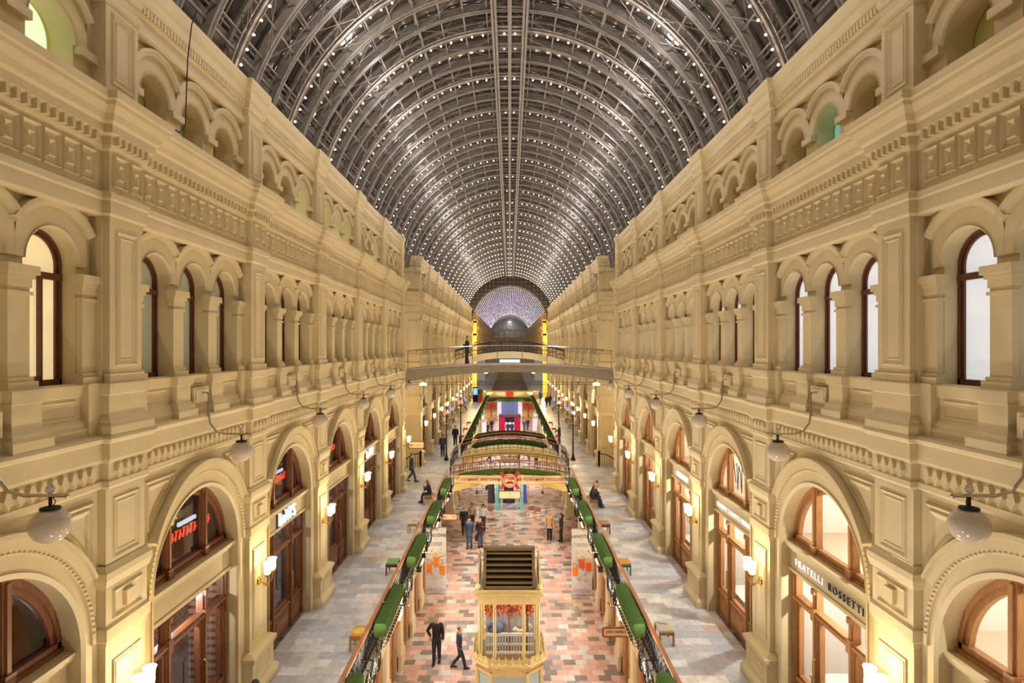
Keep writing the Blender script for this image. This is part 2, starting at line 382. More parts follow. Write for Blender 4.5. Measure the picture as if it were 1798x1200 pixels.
def bay(W, u0, lod, upper_only=False, caps=(0, 0)):
    W.U = u0
    # --- attic -----------------------------------------------------------
    AW, AP, A0 = 6.60, 6.36, 6.48
    arch_row(W, 4.56, 3.9, 5.5, .45, lod, AW, AW+.4)
    for c in (-2.03, -PT/2, PT/2, 2.03):                      # imposts of the attic arches
        W.blk(AW-.12, AW, c-.21, c+.21, 4.44, 4.57)
    W.sweep([(-.2, 5.45), (.0, 5.46), (.04, 5.5), (.04, 5.6), (.0, 5.63), (.0, 5.8), (.05, 5.83), (.05, 5.98), (.09, 6.02), (.09, 6.2), (.13, 6.27), (.16, 6.42), (.16, 6.5), (-.5, 6.52)], A0, .43, AP, (), caps)
    for e in (-1, 1):
        ua, ub = sorted((e*B/2, e*(B/2-.41)))
        W.rect(AP, ua, ub, 3.8, 5.48); W.q((AP, e*(B/2-.41), 3.8), (AW, e*(B/2-.41), 3.8), (AW, e*(B/2-.41), 5.48), (AP, e*(B/2-.41), 5.48))
    if lod == 0:
        for i in range(40):
            u = -B/2+.5+(B-1.0)*(i+.5)/40; W.blk(A0-.09, A0-.03, u-.03, u+.03, 5.85, 5.97)
    # --- main cornice ----------------------------------------------------
    prof = [(-.2, 2.05), (.0, 2.06), (.05, 2.1), (.05, 2.3), (.08, 2.33), (.08, 2.42), (.0, 2.47), (.0, 3.08), (.04, 3.12), (.06, 3.17), (.06, 3.3), (.14, 3.33), (.14, 3.46), (.19, 3.5), (.22, 3.6), (.30, 3.7), (.31, 3.76), (.35, 3.78), (.36, 3.9), (-.1, 3.96)]
    W.sweep(prof, WF, .43, PF-.01, (), caps)
    if lod < 2:
        n = 24
        for i in range(n):                                 # modillions
            u = -B/2+.62 + (B-1.24)*(i+.5)/n
            W.blk(WF-.135, WF-.05, u-.03, u+.03, 3.18, 3.33)
        for e in (-1, 1):
            for i in range(3):
                u = e*(B/2 - .07 - i*.15); W.blk(PF-.145, PF-.05, u-.03, u+.03, 3.18, 3.33)
        n = 11
        for i in range(n):                                 # square sunk panels of the frieze
            u = -B/2+.58 + (B-1.16)*(i+.5)/n
            W.frame(WF, u-.17, u+.17, 2.53, 3.04, .055, .06)
            W.frame(WF, u-.085, u+.085, 2.65, 2.92, .085, .05)
        for e in (-1, 1):
            u = e*(B/2-.2); W.frame(PF-.01, u-.17, u+.17, 2.53, 3.04, .055, .06); W.frame(PF-.01, u-.085, u+.085, 2.65, 2.92, .085, .05)
    # --- third storey ----------------------------------------------------
    WA = 6.60
    arch_row(W, 1.22, -.58, 2.1, RO, lod, WA, WA+.3)
    for c, hw in ((-2.03, .17), (-PT/2, .18), (PT/2, .18), (2.03, .17)):
        W.blk(WA-.10, WA, c-hw, c+hw, -.4, .8)
        for a, b, g in ((-.58, -.46, .07), (-.46, -.40, .035), (.70, .75, .03), (.80, .92, .02), (.92, .98, .05), (.98, 1.1, .085)):
            W.blk(WA-.10-g, WA+.0, c-hw-g, c+hw+g, a, b)
        if lod == 0: W.frame(WA-.10, c-hw+.05, c+hw-.05, -.3, .6, .025, -.02)
    for e in (-1, 1):
        u1 = e*(B/2-.41); ua, ub = sorted((e*B/2, u1))
        W.rect(PF, ua, ub, -.58, 2.1); W.q((PF, u1, -.58), (WA, u1, -.58), (WA, u1, 2.1), (PF, u1, 2.1))
        W.blk(PF+.1, PF+.2, *sorted((u1, u1-e*.04)), -.58, 2.1)
        W.blk(PF-.03, PF+.05, *sorted((e*B/2, e*(B/2-.45))), -.6, -.42)
        W.blk(PF-.015, PF+.05, *sorted((e*B/2, e*(B/2-.43))), 1.95, 2.07)
    for e, u in ((0, -B/2), (1, B/2)):
        if caps[e]:
            W.q((PF, u, -.6), (7.2, u, -.6), (7.2, u, 2.1), (PF, u, 2.1)); W.q((AP, u, 3.8), (7.2, u, 3.8), (7.2, u, 5.5), (AP, u, 5.5))
    # --- pedestal course -------------------------------------------------
    ped = [(.10, -1.42), (.10, -1.24), (.06, -1.2), (.06, -1.15), (.02, -1.1), (.0, -1.08), (.0, -.76), (.03, -.74), (.05, -.6), (.05, -.57), (-.06, -.55)]
    W.sweep(ped, 6.52, .47, PF-.03, [(-PT/2, .25, 6.39), (PT/2, .25, 6.39)], caps)
    for e in (-1, 1): W.blk(6.40, 6.6, *sorted((e*1.86, e*2.2)), -1.4, -.56)
    W.q((6.6, -2.2, -.56), (6.6, 2.2, -.56), (6.4, 2.2, -.57), (6.4, -2.2, -.57))
    if lod == 0:
        for u0_, u1_ in ((-1.75, -1.05), (-.33, .33), (1.05, 1.75)): W.frame(6.52, u0_, u1_, -1.05, -.8, .03, .02)
    # --- floor band between second and third storey ------------------------
    band = [(.0, -2.22), (.03, -2.18), (.03, -2.1), (.0, -2.08), (.0, -1.82), (.04, -1.8), (.06, -1.75), (.06, -1.5), (.10, -1.47), (.12, -1.42), (.10, -1.38), (-.05, -1.36)]
    W.sweep(band, WF-.04, .50, PF-.04, (), caps)
    if lod < 2:
        def lozenge(w, u):
            k = ((u-.068, -1.95), (u, -2.075), (u+.068, -1.95), (u+.03, -1.84), (u-.03, -1.84))
            W.prism(k, w-.07, w+.01, lambda a, c, t: W.P(t, a, c))
        n = 20
        for i in range(n): lozenge(WF-.04, -B/2+.66+(B-1.32)*(i+.5)/n)
        for e in (-1, 1):
            for i in range(2): lozenge(PF-.04, e*(B/2-.10-.2*i))
    if upper_only: return
    # --- second storey: the great arch ------------------------------------
    n = 32 if lod == 0 else 16
    a0 = ell(1.68, 1.62, LE, n); a1 = ell(1.74, 1.70, LE, n); a2 = ell(1.88, 1.93, LE, n); a3 = ell(1.93, 2.0, LE, n); a4 = ell(2.07, 2.18, LE, n); a5 = ell(2.1, 2.22, LE, n)
    FT = -8.5
    W.above(WF, a3, -2.2)
    for e in (-1, 1): W.rect(WF, *sorted((e*1.68, e*2.3)), FT, LE)
    W.above(WF, [(-2.3, LE), (-1.93, LE)], -2.2); W.above(WF, [(1.93, LE), (2.3, LE)], -2.2)
    W.loft(legs(a0, FT), WF-.03, legs(a1, FT), WF-.06); W.loft(legs(a1, FT), WF-.06, legs(a1, FT), WF-.03); W.loft(a1, WF-.03, a2, WF-.03)
    W.loft(a2, WF-.03, a2, WF-.07); W.loft(a2, WF-.07, a3, WF-.09); W.loft(a3, WF-.09, a3, WF)
    g2, g3, g4, g5 = [part_arc(p, q, LE, 29, n, 0) for p, q in ((1.88, 1.93), (1.93, 2.0), (2.05, 2.16), (2.1, 2.22))]
    W.loft(g3, WF-.09, g3, WF-.12); W.loft(g3, WF-.12, g4, WF-.13); W.loft(g4, WF-.13, g4, WF-.19); W.loft(g4, WF-.19, g5, WF-.19); W.loft(g5, WF-.19, g5, WF)
    for q in (0, -1): W.q((WF, *g3[q]), (WF-.12, *g3[q]), (WF-.13, *g4[q]), (WF-.19, *g5[q]), (WF, *g5[q]))
    W.loft(legs(a0, FT), WF-.03, legs(ell(1.74, 1.66, LE, n), FT), 6.78)
    if lod == 0:                                            # egg moulding in the archivolt
        for i in range(64):
            t = math.radians(4+172*(i+.5)/64); u, v = 1.905*math.cos(t), LE+1.965*math.sin(t)
            W.octa(W.P(WF-.085, u, v), .032)
    if lod < 2:                                             # spandrel panels and impost block
        for e in (-1, 1):
            tri = [(e*1.95, -2.36), (e*.95, -2.36)] + [(e*2.2*math.cos(t), LE+2.3*math.sin(t)) for t in (1.05, .9, .75, .62, .5)]
            tri = [p for p in tri if abs(p[0]) <= 1.96]; tri.append((e*1.95, tri[-1][1]-.12)); 
            W.strip(WF-.0, tri, .18, .06); W.strip(WF-.0, [(u*.72+e*1.7*.28, v*.72-2.66*.28) for u, v in tri], .3, .05)
    hp = .53
    W.sweep([(.0, -3.42), (.0, -2.2)], WF+.3, hp-.03, PF-.0, (), caps, True)
    W.sweep([(.0, -3.78), (.03, -3.76), (.07, -3.62), (.07, -3.52), (.03, -3.48), (.0, -3.42)], WF+.3, hp, PF-.01, (), caps, True)
    W.sweep([(.0, -4.36), (.0, -3.78)], WF+.3, hp, PF-.02, (), caps, True)
    W.sweep([(.0, -8.5), (.0, -4.7), (.02, -4.68), (.02, -4.62), (.06, -4.58), (.06, -4.4), (.02, -4.36), (.0, -4.36)], WF+.3, hp-.02, PF-.0, (), caps, True)
    W.sweep([(.0, -8.5), (.24, -8.5), (.24, -8.3), (.19, -8.22), (.13, -8.18), (.13, -7.66), (.19, -7.6), (.20, -7.5), (.14, -7.46), (.08, -7.42), (.0, -7.4)], WF+.3, hp-.02, PF-.0, (), caps, True)
    if lod < 2:
        for e in (-1, 1):
            # half frames meet at the bay joint: build whole frames from one side only
            if e == 1:
                W.panel(PF, B/2-.34, B/2+.34, -3.35, -2.38, .06, .03)
                W.frame(PF-.02, B/2-.38, B/2+.38, -4.3, -3.84, .07, .04); W.blk(PF-.09, PF, B/2-.12, B/2+.12, -4.19, -3.95)
                W.panel(PF, B/2-.36, B/2+.36, -7.2, -4.95, .05, .03)
                W.panel(PF, B/2-.27, B/2+.27, -.3, 1.86, .06, .03)
                W.panel(AP, B/2-.29, B/2+.29, 4.2, 5.36, .07, .035)
                W.frame(PF-.13, B/2-.42, B/2+.42, -8.1, -7.72, .05, .02)
    # shop fascia and lunette sill
    W.blk(6.60, 6.9, -1.74, 1.74, -5.18, LE-.13)
    for w0, a, b in ((6.56, -5.22, -5.14), (6.54, LE-.15, LE-.11), (6.50, LE-.11, LE-.05), (6.47, LE-.05, LE)): W.blk(w0, 6.9, -1.74, 1.74, a, b)
def facade(name, n, y0, lod, upper_only=False, caps=(1, 1)):
    W = Wall()
    for i in range(n):
        bay(W, y0 + B*(i+.5), lod(i) if callable(lod) else lod, upper_only, (caps[0] if i == 0 else 0, caps[1] if i == n-1 else 0))
    me = W.mesh(name, M['stucco'])
    return me
WALL_SEGS = [('', 7, YP-B, lambda i: 0, False), ('_beyond_crossing', 11, 43.0, lambda i: 1, False), ('_beyond_hall', 20, 115.0, 2, True)]
BAYS = [YP - B + B*(i+.5) for i in range(7)]          # bay centres of the near wing: -.5 ... 33.3
BAYS_B = [43.0 + B*(i+.5) for i in range(11)]
for tag_, n, y0, lod, up in WALL_SEGS:
    me = facade('facade' + tag_, n, y0, lod, up)
    struct(inst('wall_left' + tag_, me)); struct(inst('wall_right' + tag_, me, sx=-1))

# --- reveals' back walls of the attic and closed niches
def niche_mesh(n, y0, third):
    b = Wall()
    for i in range(n):
        b.U = y0 + B*(i+.5)
        b.rect(7.02, -2.2, 2.2, 3.8, 5.2)
        if third: b.rect(6.9, -2.2, 2.2, -.6, 1.9)
    return b
me = niche_mesh(7, YP-B, False).mesh('attic_back', M['niche'])
struct(inst('wall_left_attic', me)); struct(inst('wall_right_attic', me, sx=-1))
for tag_, n, y0, lod, up in WALL_SEGS[1:]:
    me = niche_mesh(n, y0, True).mesh('niche_back' + tag_, M['stucco'])
    struct(inst('wall_left_niches' + tag_, me)); struct(inst('wall_right_niches' + tag_, me, sx=-1))

# ------------------------------------------------------------------ crossing, hall, ends
b = MB()
for s in (-1, 1):
    xs = lambda a, c: sorted((s*a, s*c))
    b.box(*xs(6.45, 16), 35.95, 36.9, 0, CZ+6.5); b.box(*xs(6.45, 16), 42.9, 43.2, 0, CZ+6.5)
    b.box(*xs(9.2, 9.5), 36.8, 43.1, 0, CZ+6.5)
    # pier and imposts of the passage arch
    b.box(*xs(8.9, 9.2), 37.2, 37.9, 3.6, CZ+3.0); b.box(*xs(8.9, 9.2), 42.1, 42.8, 3.6, CZ+3.0)
    for z in (7.2, 9.9, CZ+3.0, CZ+5.4):
        b.box(*xs(8.8, 9.3), 36.9, 42.9, z, z+.18); b.box(*xs(8.7, 9.3), 36.9, 42.9, z+.18, z+.3)
        b.box(*xs(6.3, 9.3), 42.75, 42.95, z, z+.3)
for s in (-1, 1):                        # the returns of the cornices round the far corner
    for a, c, d in ((2.06, 2.32, .06), (2.32, 2.44, .1), (3.08, 3.32, .1), (3.32, 3.5, .18), (3.5, 3.7, .26), (3.7, 3.92, .36), (5.46, 5.62, .06), (5.82, 6.0, .06), (6.0, 6.25, .1), (6.25, 6.5, .16), (-.62, -.5, .06), (-1.42, -1.1, .1), (-1.8, -1.42, .1), (-2.22, -2.1, .05), (-3.7, -3.5, .07), (-4.66, -4.4, .06)):
        x0, x1 = sorted((s*6.32, s*9.0)); b.box(x0, x1, 42.9-d, 42.95, CZ+a, CZ+c)
    for z0, z1 in ((CZ-.4, CZ+1.9), (CZ+4.1, CZ+5.4), (CZ-3.4, CZ-2.4), (CZ-7.2, CZ-4.9)):
        for xa, xb in ((6.6, 6.66), (7.14, 7.2)): x0, x1 = sorted((s*xa, s*xb)); b.box(x0, x1, 42.85, 42.9, z0, z1)
        for zz in (z0, z1-.06): x0, x1 = sorted((s*6.6, s*7.2)); b.box(x0, x1, 42.85, 42.9, zz, zz+.06)
    x0, x1 = sorted((s*7.35, s*8.6)); b.box(x0, x1, 42.86, 42.9, CZ-.5, CZ+1.6)
o = struct(b.obj('wall_crossing', M['stucco']))
b = MB()
for s in (-1, 1):
    xs = lambda a, c: sorted((s*a, s*c))
    b.box(*xs(6.45, 18), 100.2, 100.5, 0, CZ+6.5); b.box(*xs(6.2, 18), 113.6, 114.0, 0, CZ+5.4)
    b.box(*xs(15, 15.3), 100.2, 114, 0, CZ+8)
    for w0, ya in ((6.2, 113.4), (7.4, 113.4)):
        b.box(*xs(w0, w0+.7), ya-.2, ya+.3, 0, CZ+5.2)
    for z in (7.2, 9.9, CZ+2.2, CZ+4.6):
        b.box(*xs(6.1, 18), 113.2, 113.6, z, z+.35)
struct(b.obj('wall_hall', M['bridge_yellow']))
b = MB()
b.box(-9, 9, 221, 221.4, 0, CZ+6.4)
for z in (CZ-1.4, CZ+2.2, CZ+3.2, CZ+5.9): b.box(-7, 7, 220.6, 221, z, z+.5)
for x in range(-6, 7, 2): b.box(x-.2, x+.2, 220.7, 221, 0, CZ+6)
struct(b.obj('wall_end', M['stucco']))

# ------------------------------------------------------------------ floors
b = MB(); b.box(-16, 16, -2, 222, -.2, 0); struct(b.obj('floor', M['floor_down']))
b = MB()
for s in (-1, 1):
    x0, x1 = sorted((s*3.72, s*6.6)); xa, xb = sorted((s*3.72, s*16))
    b.box(x0, x1, -1, 36.9, 3.42, 3.6); b.box(xa, xb, 36.9, 42.9, 3.42, 3.6); b.box(x0, x1, 42.9, 100.2, 3.42, 3.6); b.box(x0, x1, 113, 221, 3.42, 3.6)
struct(b.obj('floor_gallery', M['floor_up']))
b = MB()                                  # stone edge and ceiling of the galleries
for s in (-1, 1):
    for w0, w1, z0, z1 in ((3.62, 3.74, 3.3, 3.63), (3.66, 3.9, 3.16, 3.3), (3.74, 6.4, 3.2, 3.42)):
        x0, x1 = sorted((s*w0, s*w1)); b.box(x0, x1, -1, 100.2, z0, z1)
struct(b.obj('trim_gallery_edge', M['stucco_pale']))
b = MB()                                  # level three terrace in the octagonal hall
b.box(-7, 7, 100.4, 105.5, CZ-1.9, CZ-1.5); struct(b.obj('floor_terrace', M['stucco_pale']))

# ------------------------------------------------------------------ ground-floor shop walls
b = Wall()
GB = [YP - B + B*i/2 for i in range(0, 15)]
for i, y in enumerate(GB):
    b.U = y
    b.blk(4.16, 4.6, -.44, .44, -12.1, -8.7)
    b.blk(4.11, 4.2, -.34, .34, -11.4, -9.1); b.blk(4.04, 4.2, -.44, .44, -12.1, -11.55); b.blk(4.08, 4.2, -.41, .41, -11.55, -11.4)
    b.blk(4.06, 4.2, -.40, .40, -9.1, -8.98); b.blk(4.0, 4.2, -.45, .45, -8.98, -8.8)
    b.frame(4.11, -.26, .26, -11.2, -9.3, .05, .02)
b.U = 0
b.blk(4.14, 4.6, -1, 35.9, -9.1, -8.68); b.blk(4.5, 4.62, -1, 36.9, -12.1, -8.7)
me = b.mesh('ground_arcade', M['stucco_pale']); struct(inst('wall_left_ground', me)); struct(inst('wall_right_ground', me, sx=-1))
b = Wall()
for i in range(22):
    b.U = 43.4 + i*2.6
    b.blk(4.05, 4.6, -.42, .42, -12.1, -8.7); b.blk(3.95, 4.6, -.5, .5, -12.1, -11.5); b.blk(3.95, 4.6, -.5, .5, -9.1, -8.8)
b.U = 0; b.blk(4.5, 4.6, 43, 100, -12.1, -8.7)
me = b.mesh('ground_arcade_far', M['stucco_pale']); struct(inst('wall_left_ground_beyond', me)); struct(inst('wall_right_ground_beyond', me, sx=-1))
# ------------------------------------------------------------------ the glass vault
RC, RR = CZ + 4.66, 7.2
def ap(r, deg, y): r += .12; a = math.radians(deg); return (r*math.cos(a), y, RC + r*math.sin(a))
def arc_bar(mb, r0, r1, y0, y1, d0=8, d1=172, n=48):
    rows = []
    for i in range(n+1):
        d = d0 + (d1-d0)*i/n
        rows.append([ap(r0, d, y0), ap(r0, d, y1), ap(r1, d, y1), ap(r1, d, y0)])
    mb.grid(rows, True)
PITCH, YR = 3.78, 7.38
def lit_rib():
    b = MB()
    arc_bar(b, 7.06, 7.13, -.05, .05); arc_bar(b, 7.42, 7.5, -.06, .06); arc_bar(b, 7.08, 7.11, .16, .2); arc_bar(b, 7.08, 7.11, -.2, -.16)
    for k in range(25):
        d = 12 + 6.5*k
        b.bar(ap(7.1, d, 0), ap(7.45, d+3.2, 0), .014); b.bar(ap(7.1, d+6.5, 0), ap(7.45, d+3.2, 0), .014)
    return b.mesh('lit_rib', M['steel'])
def plain_rib():
    b = MB(); arc_bar(b, 7.1, 7.34, -.05, .05); arc_bar(b, 7.1, 7.13, -.10, .10); return b.mesh('plain_rib', M['steel'])
def glazing(y0, y1, n0=24, n1=156):
    b = MB(); n = 44
    b.grid([[ap(7.58, n0 + (n1-n0)*i/n, y) for y in (y0, y1)] for i in range(n+1)])
    b.mi = 1
    for lo, hi in ((4, n0), (n1, 176)):
        b.grid([[ap(7.5, lo + (hi-lo)*i/6, y) for y in (y0, y1)] for i in range(7)])
    return b
def purlins(y0, y1):
    b = MB()
    for k in range(21):
        d = 25 + 6.5*k; a, c = ap(7.2, d, y0), ap(7.2, d, y1); b.bar(a, c, .03)
        if k % 2 == 0: b.bar(ap(7.52, d, y0), ap(7.52, d, y1), .03)
    for d in (11, 14.5, 18, 22, 158, 162, 165.5, 169):
        b.bar(ap(7.3, d, y0), ap(7.3, d, y1), .045)
    y = y0
    while y < y1:                                          # glazing bars seen as rungs of the panes
        arc_bar(b, 7.5, 7.56, y-.018, y+.018, 20, 160, 36); y += PITCH/6
    return b
def catwalk(y0, y1):
    b = MB(); z = RC + 7.10
    for x in (-.5, .5, -.62, .62): b.box(x-.045, x+.045, y0, y1, z-.1, z+.06)
    b.box(-.07, .07, y0, y1, z-.06, z+.08)
    y = y0
    while y < y1: b.box(-.5, .5, y-.025, y+.025, z-.02, z+.03); y += .63
    return b
def bracing(k0, k1):
    b = MB()
    for k in range(k0, k1):
        for j in range(3):
            ya = YR + PITCH*k + j*PITCH/3; yb = ya + PITCH/3
            for i in range(10):
                d = 25 + 13*i
                if (i + j) % 2: b.tube([ap(7.12, d, ya), ap(7.12, d+13, yb)], .011, 3, cap=False)
                else: b.tube([ap(7.12, d+13, ya), ap(7.12, d, yb)], .011, 3, cap=False)
                if k < 8: b.tube([ap(7.1, d+3, ya), ap(6.95, d+8, (ya+yb)/2)], .009, 3, cap=False); b.tube([ap(6.95, d+8, (ya+yb)/2), ap(7.1, d+11, yb)], .009, 3, cap=False)
    return b
ceil = struct(glazing(0, 100).obj('ceiling', [M['roof_glass'], M['steel_dark']]))
purlins(0, 100).obj('purlin_grid', M['steel'], ceil); catwalk(0, 100).obj('ridge_catwalk', M['steel'], ceil)
bracing(0, 16).obj('cable_bracing', M['steel'], ceil)
LR, PR = lit_rib(), plain_rib()
NL = 25
for k in range(NL):
    y = YR + PITCH*k
    inst('roof_rib', LR, (0, y, 0), parent=ceil)
    for j in (1, 2):
        if y + j*PITCH/3 < 100: inst('roof_rib', PR, (0, y + j*PITCH/3, 0), parent=ceil)
ceil2 = struct(glazing(113.8, 221).obj('ceiling_beyond_hall', [M['roof_glass'], M['steel_dark']]))
purlins(113.8, 221).obj('purlin_grid', M['steel'], ceil2)
for k in range(28):
    inst('roof_rib', LR, (0, 114.2 + 3.78*k, 0), parent=ceil2)
# gridded glass wall over the far arch
b = MB()
def tymp(b, y, w, hi, r, holes=True):
    n = 40; pts = [(r*math.cos(PI*i/n), RC + r*math.sin(PI*i/n)) for i in range(n+1)]
    for (a, c), (d, e) in zip(pts, pts[1:]): b.face((a, y, c), (d, y, e), (d, y, hi), (a, y, hi))
    b.face((-w, y, RC), (-r, y, RC), (-r, y, hi), (-w, y, hi)); b.face((w, y, RC), (r, y, RC), (r, y, hi), (w, y, hi))
    b.face((-w, y, RC-1.6), (-r, y, RC-1.6), (-r, y, RC), (-w, y, RC)); b.face((w, y, RC-1.6), (r, y, RC-1.6), (r, y, RC), (w, y, RC))
tymp(b, 113.5, 16, RC+10.5, 6.9)
b.mi = 1
for i in range(-14, 15):
    x = i*.75
    z0 = RC + (math.sqrt(6.9**2 - x*x) if abs(x) < 6.9 else -1.2)
    b.box(x-.03, x+.03, 113.35, 113.45, z0, RC+10.4)
for j in range(0, 15):
    z = RC - .6 + j*.75; h = z - RC
    xw = math.sqrt(max(0, 6.9**2 - h*h)) if h > 0 else 6.9
    for s in (-1, 1): b.box(*sorted((s*xw, s*10.6)), 113.35, 113.45, z-.03, z+.03)
arc_b = [(6.95*math.cos(PI*i/40), 113.3, RC+6.95*math.sin(PI*i/40)) for i in range(41)]
b.tube(arc_b, .09, 6)
struct(b.obj('trim_hall_tympanum', [M['roof_glass'], M['steel']]))
b = MB(); n = 32
pts = [(7.5*math.cos(PI*i/n), 220.9, RC-1.2+7.5*math.sin(PI*i/n)) for i in range(n+1)]; b.face(*pts)
b.mi = 1
for i in range(-6, 7): x = i*1.1; b.box(x-.05, x+.05, 220.75, 220.85, RC-1.2, RC-1.2+math.sqrt(7.5**2-x*x))
for i in range(7): z = i*1.05; xw = math.sqrt(7.5**2-z*z); b.box(-xw, xw, 220.75, 220.85, RC-1.2+z-.05, RC-1.2+z+.05)
struct(b.obj('window_9_end_lunette', [M['roof_glass'], M['steel']]))
b = MB(); b.box(-18, 18, 100.2, 114, RC+11, RC+11.2); struct(b.obj('ceiling_hall', M['steel_dark']))

# ------------------------------------------------------------------ strings of bulbs
def bulb_mesh(hi):
    b = MB()
    if hi: b.ball((0, 0, 0), .029, 10, 6)
    else: b.octa((0, 0, 0), .045)
    return b.mesh('bulb', M['bulb'], True)
BH = bulb_mesh(True); NB = 46
bang = [14.5 + 151*(i+.5)/NB for i in range(NB)]
def wire():
    b = MB(); b.tube([ap(6.98, d, 0) for d in range(13, 168, 3)], .008, 4); return b.mesh('garland_wire', M['iron'])
WIRE = wire()
def whole(m, r):
    b = MB()
    for d in bang: b.octa(ap(6.94, d, 0), r)
    b.mi = 1; b.tube([ap(6.98, d, 0) for d in range(13, 168, 4)], .008, 3)
    return b.mesh('garland_far', [m, M['iron']])
GF, GV = whole(M['bulb_mid'], .034), whole(M['bulb_far'], .03)
for k in range(NL):
    y = YR + PITCH*k
    lab = 'string of warm white bulbs along the %s lit roof rib' % ORD[k]
    if k < 6:
        g = empty('light_garland', (0, y, 0), label=lab, cat='string lights', group='bulb strings on the near glass roof')
        inst('wire', WIRE, parent=g)
        for d in bang: inst('bulb', BH, ap(6.94, d, 0), parent=g)
    else:
        inst('light_garland', GF, (0, y, 0), label=lab, category='string lights', group='bulb strings on the near glass roof')
for k in range(28):
    inst('light_garland', GV, (0, 114.2 + PITCH*k, 0), label='string of violet white bulbs on the %s rib of the far vault' % (ORD[k]), category='string lights', group='bulb strings in the far vault')
# ------------------------------------------------------------------ windows and shopfronts
def wbox(b, w0, w1, u0, u1, a, c): b.box(-w1, -w0, u0, u1, CZ+a, CZ+c)
def strip_arc(b, pa, pb, w0, w1):
    F = lambda w, p: (-w, p[0], CZ+p[1])
    b.grid([[F(w0, p) for p in pa], [F(w0, p) for p in pb], [F(w1, p) for p in pb], [F(w1, p) for p in pa], [F(w0, p) for p in pa]])
def upper_window():
    b = MB(); r, z = .52, 1.22
    o_, i_ = legs(ell(r+.02, r+.02, z, 16), -.58), legs(ell(r-.07, r-.07, z, 16), -.58)
    strip_arc(b, o_, i_, 6.80, 6.88)
    i2 = legs(ell(r-.12, r-.12, z, 16), -.5); strip_arc(b, i_, i2, 6.83, 6.88)
    wbox(b, 6.79, 6.88, -.5, .5, 1.0, 1.1); wbox(b, 6.80, 6.88, -.5, .5, -.58, -.48)
    fr = b.mesh('window_frame_mesh', M['wood_dark'], False)
    b = MB(); b.face(*[(-6.86, u, CZ+v) for u, v in legs(ell(r-.05, r-.05, z, 16), -.56)])
    return fr, b
UW, UPb = upper_window()
UP = {k: UPb.mesh('pane_' + k, M[k]) for k in ('frost_green', 'frost_white', 'lit_cream')}
b = MB(); wbox(b, 6.80, 6.85, -.33, -.25, -.5, 1.02); wbox(b, 6.80, 6.85, -.42, .10, -.5, -.42); wbox(b, 6.80, 6.85, .06, .12, -.5, 1.02); SASH = b.mesh('sash_mesh', M['wood_dark'])
wn = 0
for s in (-1, 1):
    for bi in range(1, 7):
        for ai, c in enumerate((-PT, 0, PT)):
            wn += 1
            kind = 'frost_white' if s > 0 else ('lit_cream' if bi == 1 else 'frost_green')
            o = struct(inst('window_%d' % wn, UW, (0, BAYS[bi]+c, 0), sx=-s))
            inst('pane', UP[kind], parent=o)
            if (s < 0 and bi == 1): inst('open_sash', SASH, parent=o, label='open casement sash')
# attic lights: the few attic openings that are lit
b = MB(); b.face(*[(-6.96, u, CZ+v) for u, v in legs(ell(.40, .44, 4.56, 16), 3.9)])
AT = {k: b.mesh('attic_' + k, M[k]) for k in ('lit_green', 'lit_teal')}
for s, bi, c, k in ((-1, 1, PT, 'lit_green'), (-1, 3, PT, 'lit_green'), (-1, 4, -PT, 'lit_green'), (-1, 4, 0, 'lit_green'), (-1, 4, PT, 'lit_green'), (-1, 5, PT, 'lit_green'), (1, 2, 0, 'lit_teal')):
    wn += 1; struct(inst('window_%d' % wn, AT[k], (0, BAYS[bi]+c, 0), sx=-s))
# lunettes and shop doors ----------------------------------------------
MU = .70
def lunette():
    b = MB(); n = 28; W0, W1 = 6.70, 6.82
    A = [ell(a, c, LE+.02, n) for a, c in ((1.78, 1.66), (1.64, 1.52), (1.60, 1.48), (1.54, 1.42))]
    strip_arc(b, A[0], A[1], W0, W1); strip_arc(b, A[1], A[2], W0+.04, W1); strip_arc(b, A[2], A[3], W0+.03, W1)
    wbox(b, W0-.03, W1, -1.74, 1.74, LE, LE+.07); wbox(b, W0, W1, -1.7, 1.7, LE+.07, LE+.16)
    for u in (-MU, MU):
        h = 1.6*math.sqrt(1-(u/1.7)**2)
        wbox(b, W0-.02, W1, u-.07, u+.07, LE, LE+h); wbox(b, W0-.06, W1, u-.035, u+.035, LE, LE+h-.05)
        wbox(b, W0-.08, W1, u-.09, u+.09, LE, LE+.2)
    p = MB(); p.face(*[(-(W1-.04), u, CZ+v) for u, v in ell(1.62, 1.5, LE+.05, n)])
    return b, p
